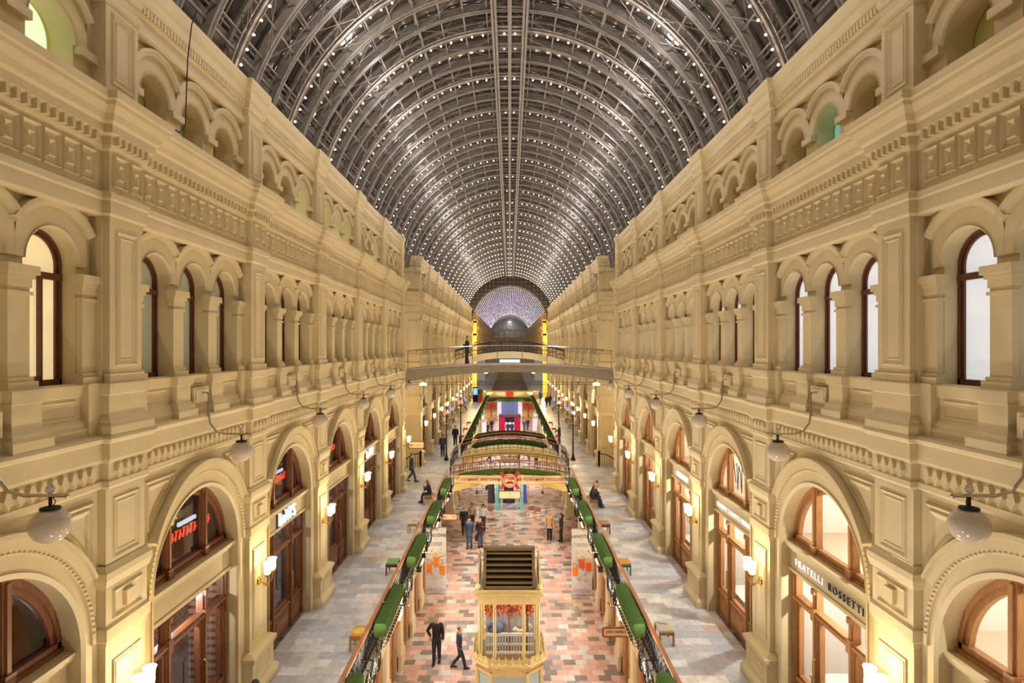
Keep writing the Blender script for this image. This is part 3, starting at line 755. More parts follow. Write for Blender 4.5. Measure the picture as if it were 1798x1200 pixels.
def shopfront():
    b = MB(); W0, W1, T = 6.72, 6.84, -5.2
    for u0, u1 in ((-1.72, -1.56), (1.56, 1.72), (-MU-.07, -MU+.07), (MU-.07, MU+.07)):
        wbox(b, W0-.03, W1, u0, u1, -8.5, T); um = (u0+u1)/2; wbox(b, W0-.07, W1, um-.035, um+.035, -8.5, T)
    wbox(b, W0-.05, W1, -1.7, 1.7, -5.92, -5.78); wbox(b, W0-.08, W1, -1.7, 1.7, -5.87, -5.82); wbox(b, W0, W1, -1.7, 1.7, -5.3, T)
    for u in (-MU, MU): wbox(b, W0-.1, W1, u-.08, u+.08, -6.0, -5.72); wbox(b, W0-.1, W1, u-.06, u+.06, -5.42, -5.3)
    for u0, u1 in ((-1.56, -MU-.07), (-MU+.07, MU-.07), (MU+.07, 1.56)):
        wbox(b, W0, W1, u0, u1, -8.5, -7.72)
        for k in (0, .06, .12):
            wbox(b, W0-.02-k*.2, W1, u0+.08+k, u1-.08-k, -8.3+k, -7.86-k)
        wbox(b, W0-.04, W1, u0, u1, -7.76, -7.68)
        for a, c in ((u0, u0+.07), (u1-.07, u1)): wbox(b, W0+.01, W1, a, c, -7.7, -5.9)
        wbox(b, W0+.01, W1, u0, u1, -5.99, -5.9); wbox(b, W0+.01, W1, u0, u1, -7.7, -7.62)
    p = MB(); p.face(*[(-(W1-.03), u, CZ+v) for u, v in ((-1.6, -7.72), (1.6, -7.72), (1.6, -5.25), (-1.6, -5.25))])
    return b, p
lb, lp = lunette(); sb, sp_ = shopfront()
LUN = {k: lb.mesh('lunette_' + k, M[k]) for k in ('wood', 'wood_pale')}; SHO = {k: sb.mesh('shop_' + k, M[k]) for k in ('wood', 'wood_pale')}
LPN = {k: lp.mesh('lp_' + k, M[k]) for k in ('glass', 'glass_left')}; SPN = {k: sp_.mesh('sp_' + k, M[k]) for k in ('glass', 'glass_left')}
b = MB(); b.tube([(-6.62, MU-.16, CZ-7.35), (-6.56, MU-.16, CZ-7.3), (-6.56, MU-.16, CZ-6.8), (-6.62, MU-.16, CZ-6.75)], .018, 6); HND = b.mesh('door_handle_mesh', M['brass'])
dn = 0
def front(s, y):
    global dn, wn
    dn += 1; wn += 1
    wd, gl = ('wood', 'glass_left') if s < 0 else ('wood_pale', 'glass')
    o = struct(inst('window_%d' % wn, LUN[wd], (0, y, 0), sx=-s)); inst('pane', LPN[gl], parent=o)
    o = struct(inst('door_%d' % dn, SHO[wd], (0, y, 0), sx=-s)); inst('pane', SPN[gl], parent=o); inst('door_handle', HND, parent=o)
for s in (-1, 1):
    for y in BAYS[1:] + BAYS_B: front(s, y)
# rooms behind the glass
def room(b, s, y, z0, z1, depth, mi):
    x0, x1 = sorted((s*6.9, s*(6.9+depth))); y0, y1 = y-2.5, y+2.5; b.mi = mi
    xb = s*(6.9+depth)
    b.face((xb, y0, z0), (xb, y1, z0), (xb, y1, z1), (xb, y0, z1))
    for yy in (y0, y1): b.face((x0, yy, z0), (x1, yy, z0), (x1, yy, z1), (x0, yy, z1))
    b.face((x0, y0, z1), (x1, y0, z1), (x1, y1, z1), (x0, y1, z1))
    b.mi = 1; b.face((x0, y0, z0), (x1, y0, z0), (x1, y1, z0), (x0, y1, z0))
for s in (-1, 1):
    for bi in range(1, 7):
        y = BAYS[bi]; b = MB()
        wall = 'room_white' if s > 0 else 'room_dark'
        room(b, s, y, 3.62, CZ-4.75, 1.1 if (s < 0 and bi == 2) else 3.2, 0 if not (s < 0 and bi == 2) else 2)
        room(b, s, y, CZ-4.62, CZ-2.3, 3.6, 0)
        if s > 0:                                          # skirting and lamp strip
            b.mi = 3; x = 6.9+3.58; b.box(x-.03, x, y-2.5, y+2.5, CZ-4.62, CZ-4.45)
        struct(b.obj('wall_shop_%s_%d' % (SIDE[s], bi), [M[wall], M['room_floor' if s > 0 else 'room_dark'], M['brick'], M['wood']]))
        if s > 0:
            point(s*7.9, y, CZ-5.0, 330 if bi < 5 else 220, (1, .95, .88), .05, 'shop_light'); point(s*8.4, y, CZ-2.6, 300 if bi < 5 else 200, (1, .94, .85), .05, 'shop_light')
        else:
            point(s*(7.2 if bi == 2 else 7.9), y, CZ-5.6, 170 if bi == 2 else 100, (1, .93, .85) if bi == 2 else (.8, .88, 1), .05, 'shop_light'); point(s*8.4, y, CZ-2.6, 12, (.85, .92, 1), .05, 'shop_light')
    b = MB(); x0, x1 = sorted((s*8.3, s*8.4)); b.box(x0, x1, 43.2, 100, 3.6, CZ-2.3); x0, x1 = sorted((s*6.9, s*8.4)); b.box(x0, x1, 43.2, 100, 3.5, 3.6); b.box(x0, x1, 43.2, 100, CZ-2.3, CZ-2.2)
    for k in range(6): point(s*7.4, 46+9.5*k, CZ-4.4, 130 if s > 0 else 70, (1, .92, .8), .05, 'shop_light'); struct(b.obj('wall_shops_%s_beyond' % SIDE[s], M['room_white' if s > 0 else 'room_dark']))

# ------------------------------------------------------------------ lettering over the shops
def shop_sign(s, y, label, parts, z=CZ-4.93):
    """parts: (text, size, material, offset along the wall as read, kwargs)"""
    e = empty('shop_sign', (s*6.585, y, z), label=label, cat='sign')
    for body, size, m, off, kw in parts:
        letter(body, size, m, ((-s)*.03, (-s)*(-1)*0 + (off if s < 0 else -off), 0), 'px' if s < 0 else 'nx', e, **kw)
    return e
lit_w = solid('lit_white_letters', (245, 250, 255), emit=(225, 240, 255), es=.55)
navy = solid('navy_letters', (40, 50, 84)); lit_b = solid('lit_blue_letters', (120, 170, 240), emit=(110, 165, 240), es=1.2)
LK = dict(ext=.03, bold=.01)
for y, d in ((BAYS[3], 'nearer of the two lit white logo signs on the left wall'), (BAYS[5], 'farther of the two lit white logo signs on the left wall')):
    e = shop_sign(-1, y, d, [("LeVI\u2019S", .52, lit_w, 0, dict(ext=.06, bold=.004, space=1.0))])
    letter("LeVI\u2019S", .52, navy, (-.03, -.05, -.03), 'px', e, 'letter_backing', ext=.05, bold=.02, space=1.0)
e = shop_sign(1, BAYS[2], 'long shop name sign in white and navy capitals, nearest on the right wall', [('FRATELLI', .215, lit_w, -.72, dict(ext=.01, space=1.45)), ('ROSSETTI', .215, navy, .72, dict(ext=.01, space=1.45))])
letter('ROSSETTI', .215, lit_b, (.02, -.72, -.02), 'nx', e, 'letter_glow', ext=.003, bold=.004, space=1.45)
shop_sign(1, BAYS[3], 'lit white designer name sign over the handbag shop on the right wall', [('GIUSEPPE ZANOTTI DESIGN', .2, lit_w, 0, dict(ext=.01, space=1.1))])
shop_sign(1, BAYS[4], 'small lit bluish white sign over the third shop on the right wall', [('BALDININI', .26, lit_w, 0, dict(ext=.03, bold=.01, space=1.1))])
# painted signature behind a lunette
e = empty('glass_lettering', (6.74, BAYS[3]-.1, CZ-3.75), label='black handwritten signature on a lunette pane of the right wall', cat='lettering')
b = MB(); pts = [(0, .55-.0, .35), (0, .35, -.3), (0, .5, .2), (0, .28, .3), (0, .2, -.45), (0, .12, .25), (0, 0, .05), (0, -.1, -.5), (0, -.12, .4), (0, -.3, .1), (0, -.45, .35)]
b.tube(pts, .012, 4); b.obj('stroke', M['black'], e)
# red neon writing added as glowing strokes for the reflections in the left lunettes
mirrored = solid('red_reflection', (255, 90, 60), emit=(255, 80, 50), es=1.6); mirrored_white = solid('white_reflection', (235, 240, 255), emit=(225, 235, 255), es=1.4)
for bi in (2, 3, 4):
    e = empty('sign_reflection', (-7.05, BAYS[bi]+.85, CZ-4.0), label='glowing red neon strokes added as the reflection in the %s lunette of the left wall' % ('second', 'third', 'fourth')[bi-2], cat='neon sign', group='red neon strokes added as reflections in the left lunettes')
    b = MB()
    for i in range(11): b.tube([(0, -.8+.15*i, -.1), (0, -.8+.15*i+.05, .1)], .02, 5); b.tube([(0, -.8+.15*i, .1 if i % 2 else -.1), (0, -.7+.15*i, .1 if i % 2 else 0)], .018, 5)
    b.obj('reflection_stroke', mirrored, e)
    b = MB(); b.box(-.05, 0, -.5, .2, .16, .24); b.obj('reflection_strip', mirrored_white, e)
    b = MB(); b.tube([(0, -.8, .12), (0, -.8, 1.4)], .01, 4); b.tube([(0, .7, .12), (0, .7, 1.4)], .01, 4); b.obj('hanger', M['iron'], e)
# goods in the right-hand shop windows
shoe_b = MB()
rows = []
for t, wd, h0, h1 in ((0, .02, .03, .09), (.04, .042, .0, .13), (.09, .045, .0, .12), (.15, .048, .0, .09), (.21, .052, .0, .065), (.26, .045, .0, .05), (.29, .015, .01, .03)):
    rows.append([(t, wd*math.cos(a), (h0+h1)/2 + (h1-h0)/2*math.sin(a)) for a in [2*PI*k/10 for k in range(10)]])
shoe_b.grid(rows, True); shoe_b.face(*rows[0]); shoe_b.face(*rows[-1])
SHOE = shoe_b.mesh('shoe_mesh', solid('navy_leather', (44, 56, 84), .3), True)
b = MB(); b.box(0, 1.1, -1.5, 1.5, 0, .8); b.mi = 1; b.box(-.02, 1.12, -1.52, 1.52, .8, .86)
PLI = b.mesh('plinth_mesh', [M['room_white'], M['room_white']])
b = MB(); b.box(0, .45, -.45, .45, 0, .03); SHF = b.mesh('shelf_mesh', M['room_white'])
def bagm():
    b = MB(); rows = []
    for h, a, c in ((0, .13, .08), (.03, .16, .10), (.2, .165, .105), (.33, .14, .09), (.4, .09, .06), (.42, .02, .02)):
        rows.append([(c*math.copysign(abs(math.cos(t))**.6, math.cos(t)), a*math.copysign(abs(math.sin(t))**.6, math.sin(t)), h) for t in [2*PI*k/14 for k in range(14)]])
    b.grid(rows, True); b.face(*rows[0])
    return b.mesh('bag_body', solid('navy_bag', (48, 56, 96), .4), True)
BAG = bagm()
b = MB(); b.tube([(0, .05*math.cos(t), .41+.06*math.sin(t)) for t in [PI*k/8 for k in range(9)]], .01, 5); b.mi = 0; b.box(-.14, -.09, -.09, .09, .05, .2); BGP = b.mesh('bag_strap', solid('navy_strap', (34, 40, 70)))
for bi, nm in ((2, 'the nearest lettered shop on the right'), (3, 'the handbag shop on the right'), (4, 'the third shop on the right')):
    y = BAYS[bi]
    inst('display_plinth', PLI, (7.0, y, 3.64), label='low white display plinth in the window of ' + nm, category='plinth', group='display plinths in the right shop windows')
    for i, dy in enumerate((-.9, -.25, .5)):
        inst('shoe', SHOE, (7.15, y+dy, 4.50), .4+.3*i, label='dark blue shoe on the plinth of %s, %s one' % (nm.split(' on the')[0], ORD[i]), category='shoe', group='shoes on the display plinths')
e = inst('wall_shelf', SHF, (7.0, BAYS[2]-1.15, CZ-6.25), label='white glass-front shelf holding one dark shoe beside the nearest right pilaster', category='shelf')
inst('shoe', SHOE, (7.1, BAYS[2]-1.25, CZ-6.22), .5, label='dark shoe on the high white shelf beside the nearest right pilaster', category='shoe')
b = MB(); b.box(0, .03, -.02, .02, -1.34, 0); b.box(0, .03, -.4, -.36, -1.34, 0); b.box(0, .03, .36, .4, -1.34, 0); b.obj('upright', M['chrome'], e)
inst('wall_shelf', SHF, (7.6, BAYS[3]-.1, CZ-6.45), label='white shelf with a shoe above two backpacks in the right shop', category='shelf')
b = MB(); b.box(0, .03, -.4, .4, -1.6, 0); b.obj('back_panel', M['room_white'], bpy.data.objects['wall_shelf.001'])
inst('shoe', SHOE, (7.7, BAYS[3]-.1, CZ-6.42), 1.2, label='dark shoe on the shelf above the two navy backpacks', category='shoe')
for i, dy in enumerate((-.55, .1)):
    e = inst('backpack', BAG, (7.35, BAYS[3]+dy, 4.50), label='navy leather backpack on the plinth, %s to the camera of the pair' % ('nearer', 'farther')[i], category='backpack')
    inst('strap', BGP, parent=e)
# ------------------------------------------------------------------ wall lamps and hanging globes
def sconce_meshes():
    b = MB(); b.lathe([(.001, -.03), (.09, -.03), (.1, 0), (.07, .03), (.03, .05), (.001, .06)], (0, 0, 0), 12, 'x')
    for u in (-.15, .15):
        pts = [(.03, 0, 0), (.12, u*.2, -.07), (.2, u*.6, -.09), (.26, u*.95, -.02), (.27, u, .1), (.27, u, .18)]
        b.tube(pts, .014, 6); b.lathe([(.012, .14), (.05, .17), (.055, .2), (.03, .22)], (.27, u, 0), 10)
    b.ball((.2, 0, -.11), .03, 8, 6)
    br = b.mesh('sconce_bracket', M['brass'], True)
    b = MB(); b.lathe([(.035, .2), (.075, .23), (.088, .30), (.085, .38), (.092, .46), (.115, .52), (.108, .52), (.08, .45), (.03, .24)], (0, 0, 0), 14)
    return br, b.mesh('sconce_shade', M['shade'], True)
SBR, SSH = sconce_meshes()
def sconce(s, y, x, z, label, group, e=31):
    r = empty('wall_sconce', (s*x, y, z), 0 if s < 0 else PI, label=label, cat='wall lamp', group=group)
    inst('bracket', SBR, parent=r)
    for u in (-.15, .15): inst('lamp_shade', SSH, (.27, u, 0), parent=r)
    if e: point(s*(x-.44), y, z+.66, e, (1, .80, .48), .03, 'sconce_light')
    return r
for s in (-1, 1):
    for i in range(1, 7):
        y = YP + B*(i-1) + B if False else YP + B*(i)
        sconce(s, y, 6.28, CZ-5.85, 'lit twin glass wall sconce on the %s pilaster of the %s wall' % (ORD[i-1], SIDE[s]), 'twin sconces on the shop pilasters')
    for i in range(11):
        sconce(s, 43 + B*(i+.0) + .35*(i == 0), 6.28, CZ-5.85, 'lit wall sconce beyond the crossing, %s along the %s wall' % (ORD[i], SIDE[s]), 'twin sconces beyond the crossing', 55 if i % 2 == 0 else 0)
    for i in range(2, 7):
        sconce(s, YP + B*i, 4.0, 2.75, 'lit wall sconce under the %s gallery, %s along its piers' % (SIDE[s], ORD[i-2]), 'sconces under the galleries', 60)
    for k, (dx, dz) in enumerate(((9.0, 5.9), (9.0, 6.9))):
        sconce(s, 39.2+k*1.2, dx-.12, dz, 'lit wall sconce inside the %s cross passage, %s one' % (SIDE[s], ('lower', 'upper')[k]), 'passage sconces', 26 if k else 0)
def globe_meshes():
    b = MB(); G0 = .68
    arm = [(-.2, 0, .56), (-.03, 0, .56), (.0, 0, .5), (.0, 0, .1), (.03, 0, -.08), (.16, 0, -.25), (.36, 0, -.30), (.6, 0, -.30), (.88, 0, -.30)]
    b.tube(arm, .022, 7); b.ball((.88, 0, -.3), .03, 8, 6)
    A = b.mesh('globe_arm', M['chrome'], True)
    b = MB(); b.box(-.2, -.15, -.3, .3, .36, .68); b.box(-.2, -.13, -.24, .24, .41, .63); PL = b.mesh('globe_plaque', M['stucco'])
    b = MB(); b.tube([(G0, 0, -.3), (G0, 0, -.42)], .02, 6); b.tube([(G0+.02, 0, -.3), (G0+.05, .02, -.38), (G0+.02, 0, -.44)], .008, 4)
    b.lathe([(.02, -.42), (.11, -.44), (.115, -.46), (.001, -.45)], (G0, 0, 0), 14); R = b.mesh('globe_cap', M['iron'], True)
    b = MB(); b.ball((G0, 0, -.66), .225, 24, 16, .95); G = b.mesh('globe_glass', M['opal'], True)
    b = MB(); b.ball((G0, 0, -.22), .055, 8, 6); F = b.mesh('globe_finial', M['crystal'])
    return A, R, G, F, PL
GA = globe_meshes()
for s in (-1, 1):
    for i in range(1, 7):
        r = empty('hanging_globe_lamp', (s*6.245, BAYS[i], CZ-1.5), 0 if s < 0 else PI, label='unlit white glass globe on a curved arm, %s along the %s wall' % (ORD[i-1], SIDE[s]), cat='hanging lamp', group='unlit globes on curved arms')
        ar, cp, gl_, fi, pl_ = GA; inst('plaque', pl_, parent=r); am = inst('arm', ar, parent=r); inst('cap', cp, parent=r); inst('glass_globe', gl_, parent=r); inst('crystal_finial', fi, parent=am)
    r = empty('hanging_globe_lamp', (s*6.7, 42.7, CZ+5.5), 0 if s < 0 else PI, label='small white globe high on the %s corner of the crossing' % SIDE[s], cat='hanging lamp')
    for nm, me in zip(('arm', 'cap', 'glass_globe'), GA): inst(nm, me, parent=r)
# loose black cable on the left wall
b = MB(); pts = [(-6.1, 11.75, CZ+6.56), (-6.2, 11.75, CZ+6.3), (-6.28, 11.75, CZ+5.6), (-6.3, 11.72, CZ+4.6), (-6.28, 11.68, CZ+4.35), (-6.28, 11.6, CZ+4.17), (-6.28, 11.45, CZ+4.08), (-6.3, 11.35, CZ+4.1)]
b.tube(pts, .012, 5); b.obj('hanging_cable', M['black'], label='loose black cable dangling from the left parapet over the attic arches', category='cable')

# ------------------------------------------------------------------ gallery balustrades, hedges, scroll brackets
def spiral(b, c, r, t0, turns, dirn=1, axis='x', rad=.01, n=22):
    pts = []
    for i in range(n+1):
        t = t0 + dirn*2*PI*turns*i/n; q = r*(1-.75*i/n)
        pts.append((c[0], c[1]+q*math.cos(t), c[2]+q*math.sin(t)) if axis == 'x' else (c[0]+q*math.cos(t), c[1], c[2]+q*math.sin(t)))
    b.tube(pts, rad, 4, cap=False)
def iron_panel(L, h, axis='x'):
    b = MB()
    def Q(u, v): return (0, u, v) if axis == 'x' else (u, 0, v)
    def tb(pts, r): b.tube([Q(*p) for p in pts], r, 4)
    for v in (.06, .2, h-.12, h): tb([(0, v), (L, v)], .012)
    tb([(0, 0), (0, h)], .018); n = max(3, round(L/.22))
    for i in range(n):
        u = L*(i+.5)/n
        tb([(u, .06), (u, h-.12)], .009); tb([(u+L/n/2, .06), (u+L/n/2, h-.12)], .009)
        rr = L/n*.42
        for v, sg in ((.36, 1), (.36+2*rr, -1), (.36+4*rr, 1)):
            if v+rr < h: 
                c = (0, u, v) if axis == 'x' else (u, 0, v); spiral(b, c, rr, 0, 1.3, sg, axis, .009, 14)
        tb([(u-rr, .13), (u, .19), (u+rr, .13), (u, .07), (u-rr, .13)], .008)
    return b
PAN = iron_panel(1.3, .92).mesh('iron_panel', M['iron'])
def handrail(y0, y1):
    b = MB(); prof = [(-.06, .93), (-.065, .97), (-.045, 1.0), (.045, 1.0), (.065, .97), (.06, .93)]
    b.grid([[(a, y0, c) for a, c in prof], [(a, y1, c) for a, c in prof]], True); b.face(*[(a, y0, c) for a, c in prof]); b.face(*[(a, y1, c) for a, c in prof])
    return b
for s in (-1, 1):
    r = empty('gallery_balustrade', (s*3.8, 0, 3.6), label='long black wrought iron balustrade with brown wooden handrail, %s gallery before the crossing' % SIDE[s], cat='balustrade')
    handrail(4, 37).obj('handrail', M['rail_wood'], r)
    for k in range(25): inst('iron_panel', PAN, (0, 4.2+1.3*k, 0), parent=r)
    r = empty('gallery_balustrade', (s*3.8, 0, 3.6), label='long black wrought iron balustrade on the %s gallery beyond the crossing' % SIDE[s], cat='balustrade')
    handrail(47, 97).obj('handrail', M['rail_wood'], r)
    for k in range(38): inst('iron_panel', PAN, (0, 47+1.3*k, 0), parent=r)
def hedge_mesh(L, wx, hz, step=.07, jit=.012, seed=1):
    rnd = random.Random(seed); b = MB(); n = max(4, int(L/step)); prof = []
    for k in range(16):
        t = 2*PI*k/16; c, sn = math.cos(t), math.sin(t)
        prof.append((wx/2*math.copysign(abs(c)**.4, c), hz/2*math.copysign(abs(sn)**.4, sn)))
    rows = []
    for i in range(n+1):
        e = min(1, .9+.1*min(i, n-i)/1.5)
        rows.append([(a*e+rnd.uniform(-jit, jit), L*(i/n-.5)+rnd.uniform(-jit, jit), c*e+rnd.uniform(-jit, jit)) for a, c in prof])
    b.grid(rows, True); b.face(*rows[0]); b.face(*rows[-1]); return b
HDG = hedge_mesh(2.75, .36, .42).mesh('hedge_foliage', M['hedge'], True)
def basket():
    b = MB(); L = 2.8
    for x in (-.2, .2): b.tube([(x, -L/2, -.18), (x, L/2, -.18)], .014, 4)
    for i in range(15):
        y = -L/2 + L*i/14
        b.tube([(.2, y, -.18), (.2, y, -.34), (.12, y, -.44), (-.0, y, -.40), (-.2, y, -.18)], .009, 4)
        if i < 14: spiral(b, (.22, y+.1, -.28), .085, 0, 1.2, 1, 'x', .008, 12)
    for y in (-1, 0, 1): b.tube([(-.2, y, -.18), (-.2, y, -.5), (-.16, y, -.81)], .014, 4)
    return b.mesh('hedge_basket', M['iron'])
BSK = basket()
for s in (-1, 1):
    for i in range(2, 7):
        r = empty('hedge_planter', (s*3.52, BAYS[i], 4.42), 0 if s < 0 else PI, label='clipped green hedge in an iron basket outside the %s handrail, %s from the camera' % (SIDE[s], ORD[i-2]), cat='planter', group='hedge boxes along the near galleries')
        inst('hedge', HDG, parent=r); inst('basket', BSK, parent=r)
def scrolls():
    b = MB()
    for y, z, rr in ((-.62, -.05, .24), (-.02, -.02, .26), (.6, -.05, .24)):
        pts = [(0, y+rr*math.cos(t), z+rr*math.sin(t)) for t in [2*PI*k/18 for k in range(18)]]
        b.tube(pts, .022, 5, closed=True); spiral(b, (0, y, z), rr*.72, 1.0, 1.5, 1, 'x', .016, 18); b.ball((0, y, z), .045, 8, 6)
    b.tube([(0, -1.05, .3), (0, -.9, .12), (0, -.62, .26), (0, -.3, .2), (0, -.02, .32), (0, .3, .2), (0, .6, .26), (0, .9, .12), (0, 1.05, .3)], .02, 5)
    b.tube([(-.32, 0, .3), (0, 0, .3)], .02, 5); b.tube([(-.32, 0, -.3), (0, 0, -.3)], .02, 5); b.tube([(-.32, -.6, -.28), (0, -.6, -.28)], .015, 4); b.tube([(-.32, .6, -.28), (0, .6, -.28)], .015, 4)
    b.tube([(-.3, .0, -.3), (-.2, 0, -.55), (0, 0, -.6), (.12, 0, -.45)], .018, 5)
    return b.mesh('scroll_ironwork', M['iron'])
SCR = scrolls()
for s in (-1, 1):
    for i in range(2, 7):
        inst('scroll_bracket', SCR, (s*3.42, YP+B*i, 3.95), 0 if s < 0 else PI, label='row of three black iron ring scrolls below the %s handrail, %s from the camera' % (SIDE[s], ORD[i-2]), category='ironwork', group='ring scroll brackets on the galleries')
# black spotlights on the gallery edges
b = MB(); b.tube([(-.08, 0, -.23), (-.05, 0, 0), (.16, 0, .06)], .012, 5); SPA = b.mesh('spotlight_arm', M['iron'])
b = MB(); b.box(.13, .29, -.07, .07, .0, .16); b.mi = 1; b.face((.292, -.05, .03), (.292, .05, .03), (.292, .05, .13), (.292, -.05, .13)); SPH = b.mesh('spotlight_head', [M['black'], M['chrome']])
for s in (-1, 1):
    for i, (y, z) in enumerate(((22.4, 3.75), (23.6, 3.85), (28.7, 3.8), (33.2, 3.8), (34.4, 3.8))):
        r = empty('spotlight', (s*3.48, y, z), 0 if s < 0 else PI, label='small black box spotlight on the %s gallery edge, %s from the camera' % (SIDE[s], ORD[i]), cat='spotlight', group='black spotlights on the gallery edges')
        inst('arm', SPA, (-.12, 0, 0), parent=r); inst('head', SPH, (-.1, 0, 0), parent=r)
# beds of greenery along the far balustrades
FH = hedge_mesh(5.0, .38, .38, .12, .07, 4).mesh('far_hedge', M['hedge_dark'], False)
b = MB()
for y in (-2, 0, 2): b.tube([(0, y, -.2), (-.12, y, -.45), (-.22, y, -.72)], .03, 5)
FB = b.mesh('far_hedge_bracket', M['iron'])
for s in (-1, 1):
    for k in range(9):
        r = empty('hedge_planter', (s*3.44, 52.3+5.1*k, 4.3), 0 if s < 0 else PI, label='green hedge along the %s balustrade beyond the crossing, %s one' % (SIDE[s], ORD[k]), cat='planter', group='hedges along the far galleries')
        inst('hedge', FH, parent=r); inst('bracket', FB, parent=r)
# doors of the ground-floor shops
b = MB()
b.box(-.05, .05, -.86, .86, 0, 3.0)
for u in (-.43, .43):
    for z0, z1 in ((.15, .9), (1.0, 1.9), (2.0, 2.9)):
        b.box(.05, .07, u-.3, u+.3, z0, z1); b.box(.07, .09, u-.22, u+.22, z0+.08, z1-.08)
b.box(.05, .1, -.03, .03, 0, 3.1); DG = b.mesh('ground_door', M['wood_pale'])
for s in (-1, 1):
    for i in range(13):
        dn += 1; struct(inst('door_%d' % dn, DG, (s*4.28, YP-B+B/4+B*i/2+B/2, 0), 0 if s < 0 else PI))

# ------------------------------------------------------------------ bridges
def arch_deck(b, half, y0, y1, ze, zc, te, tc, n=24):
    rows = []
    for i in range(n+1):
        x = -half + 2*half*i/n; q = 1-(x/half)**2
        zt = ze + (zc-ze)*q; zb = zt - (te + (tc-te)*q)
        rows.append([(x, y0, zt), (x, y1, zt), (x, y1, zb), (x, y0, zb)])
    b.grid(rows, True)
def curve_z(x, half, ze, zc): return ze + (zc-ze)*(1-(x/half)**2)
def curved_tube(b, half, y, ze, zc, dz, r, n=24, lim=None):
    lim = lim or half
    b.tube([(-lim+2*lim*i/n, y, curve_z(-lim+2*lim*i/n, half, ze, zc)+dz) for i in range(n+1)], r, 6)
def curved_rail(name, half, y, ze, zc, h, m_rail, parent, n=12, lim=None, th=1.0):
    lim = lim or half
    b = MB(); curved_tube(b, half, y, ze, zc, h, .045*th, 24, lim); b.obj('handrail', m_rail, parent)
    b = MB(); L = 2*lim/n
    for i in range(n):
        xa, xb = -lim+L*i, -lim+L*(i+1); xm = (xa+xb)/2
        z = [curve_z(x, half, ze, zc) for x in (xa, xm, xb)]
        b.tube([(xa, y, z[0]), (xa, y, z[0]+h)], .018*th, 4)
        b.tube([(xa, y, z[0]+.12), (xb, y, z[2]+.12)], .014*th, 4); b.tube([(xa, y, z[0]+h-.14), (xb, y, z[2]+h-.14)], .014*th, 4)
        for q in (-.25, .25): spiral(b, (xm+L*q, y, z[1]+h*.48), L*.2, 0 if q < 0 else PI, 1.3, 1 if q < 0 else -1, 'y', .012*th, 14)
        b.tube([(xm, y, z[1]+.12), (xm, y, z[1]+h-.14)], .012*th, 4)
    b.tube([(lim, y, curve_z(lim, half, ze, zc)), (lim, y, curve_z(lim, half, ze, zc)+h)], .018*th, 4)
    b.obj('iron_panel', M['iron'], parent)
# -- second-storey bridge carrying the lettered ribbon
ZE, ZC = CZ-8.5, CZ-8.08
r = empty('footbridge', (0, 0, 0), label='low yellow arched footbridge with a lettered cream ribbon across its front', cat='footbridge')
b = MB(); arch_deck(b, 3.74, 37.6, 40.4, ZE, ZC, .62, .42); b.obj('deck', M['bridge_yellow'], r)
b = MB()
for y in (37.56, 40.44): b.tube([(-3.7+7.4*i/24, y, curve_z(-3.7+7.4*i/24, 3.74, ZE, ZC)-.1) for i in range(25)], .05, 4)
b.obj('moulding', M['stucco_pale'], r)
curved_rail('front', 3.74, 37.7, ZE, ZC, 1.0, M['rail_wood'], r); curved_rail('back', 3.74, 40.3, ZE, ZC, 1.0, M['rail_wood'], r)
b = MB(); curved_tube(b, 3.74, 37.62, ZE, ZC, .66, .03); b.obj('lower_rail', M['rail_wood'], r)
def curved_hedge(half, lim, y, ze, zc, dz, h, wd, seed):
    b = MB(); rnd = random.Random(seed); rows = []
    for i in range(61):
        x = -lim+2*lim*i/60; z = curve_z(x, half, ze, zc)+dz; e = min(1, .5+.5*min(i, 60-i)/3)
        rows.append([(x+rnd.uniform(-.02, .02), y+wd*e*.5*math.cos(t)+rnd.uniform(-.015, .015), z+h*e*.5*math.sin(t)+rnd.uniform(-.02, .02)) for t in [2*PI*k/10 for k in range(10)]])
    b.grid(rows, True); return b
def hedge_stays(o, half, lim, y0, y1, ze, zc, z_top):
    b = MB()
    for i in range(7):
        x = -lim*.9+1.8*lim*i/6; z = curve_z(x, half, ze, zc); b.tube([(x, y0, z+z_top), (x, y0, z+.1), (x, y1, z-.02)], .02, 4)
    b.obj('stay', M['iron'], o)
curved_hedge(3.74, 3.25, 37.46, ZE, ZC, .36, .34, .18, 5).obj('footbridge_hedge', M['hedge'], label='clipped green hedge along the front of the ribbon footbridge', category='planter')
cream = solid('cream_ribbon', (240, 212, 164), .6); red = solid('ribbon_red', (196, 62, 46), .5); redtxt = solid('script_red', (176, 60, 50), .6)
rb = empty('ribbon_banner', (0, 0, 0), label='long cream ribbon with red script lettering on the footbridge front', cat='banner')
b = MB(); rows = []
for i in range(41):
    x = -3.42+6.84*i/40; zt = CZ-7.94+.02*math.sin(x*2); zb = CZ-8.34-.16*(1-(x/3.42)**2)
    rows.append([(x, 37.28, zt), (x, 37.32, zt), (x, 37.32, zb), (x, 37.28, zb)])
b.grid(rows, True); b.obj('ribbon', cream, rb)
b = MB()
for i in range(-3, 4): x = i*1.05; z = curve_z(x, 3.74, ZE, ZC)-.12; b.tube([(x, 37.32, CZ-8.2), (x, 37.62, min(CZ-8.2, z))], .015, 4)
b.obj('stay', M['iron'], rb)
b = MB()
for s in (-1, 1):
    z = CZ-8.14; P_ = [(s*3.2, 37.34, z+.14), (s*3.68, 37.34, z+.2), (s*3.5, 37.34, z), (s*3.7, 37.34, z-.26), (s*3.2, 37.34, z-.24)]
    b.face(*P_); b.face(*[(x, y+.03, zz) for x, y, zz in P_])
b.obj('ribbon_tail', cream, rb)
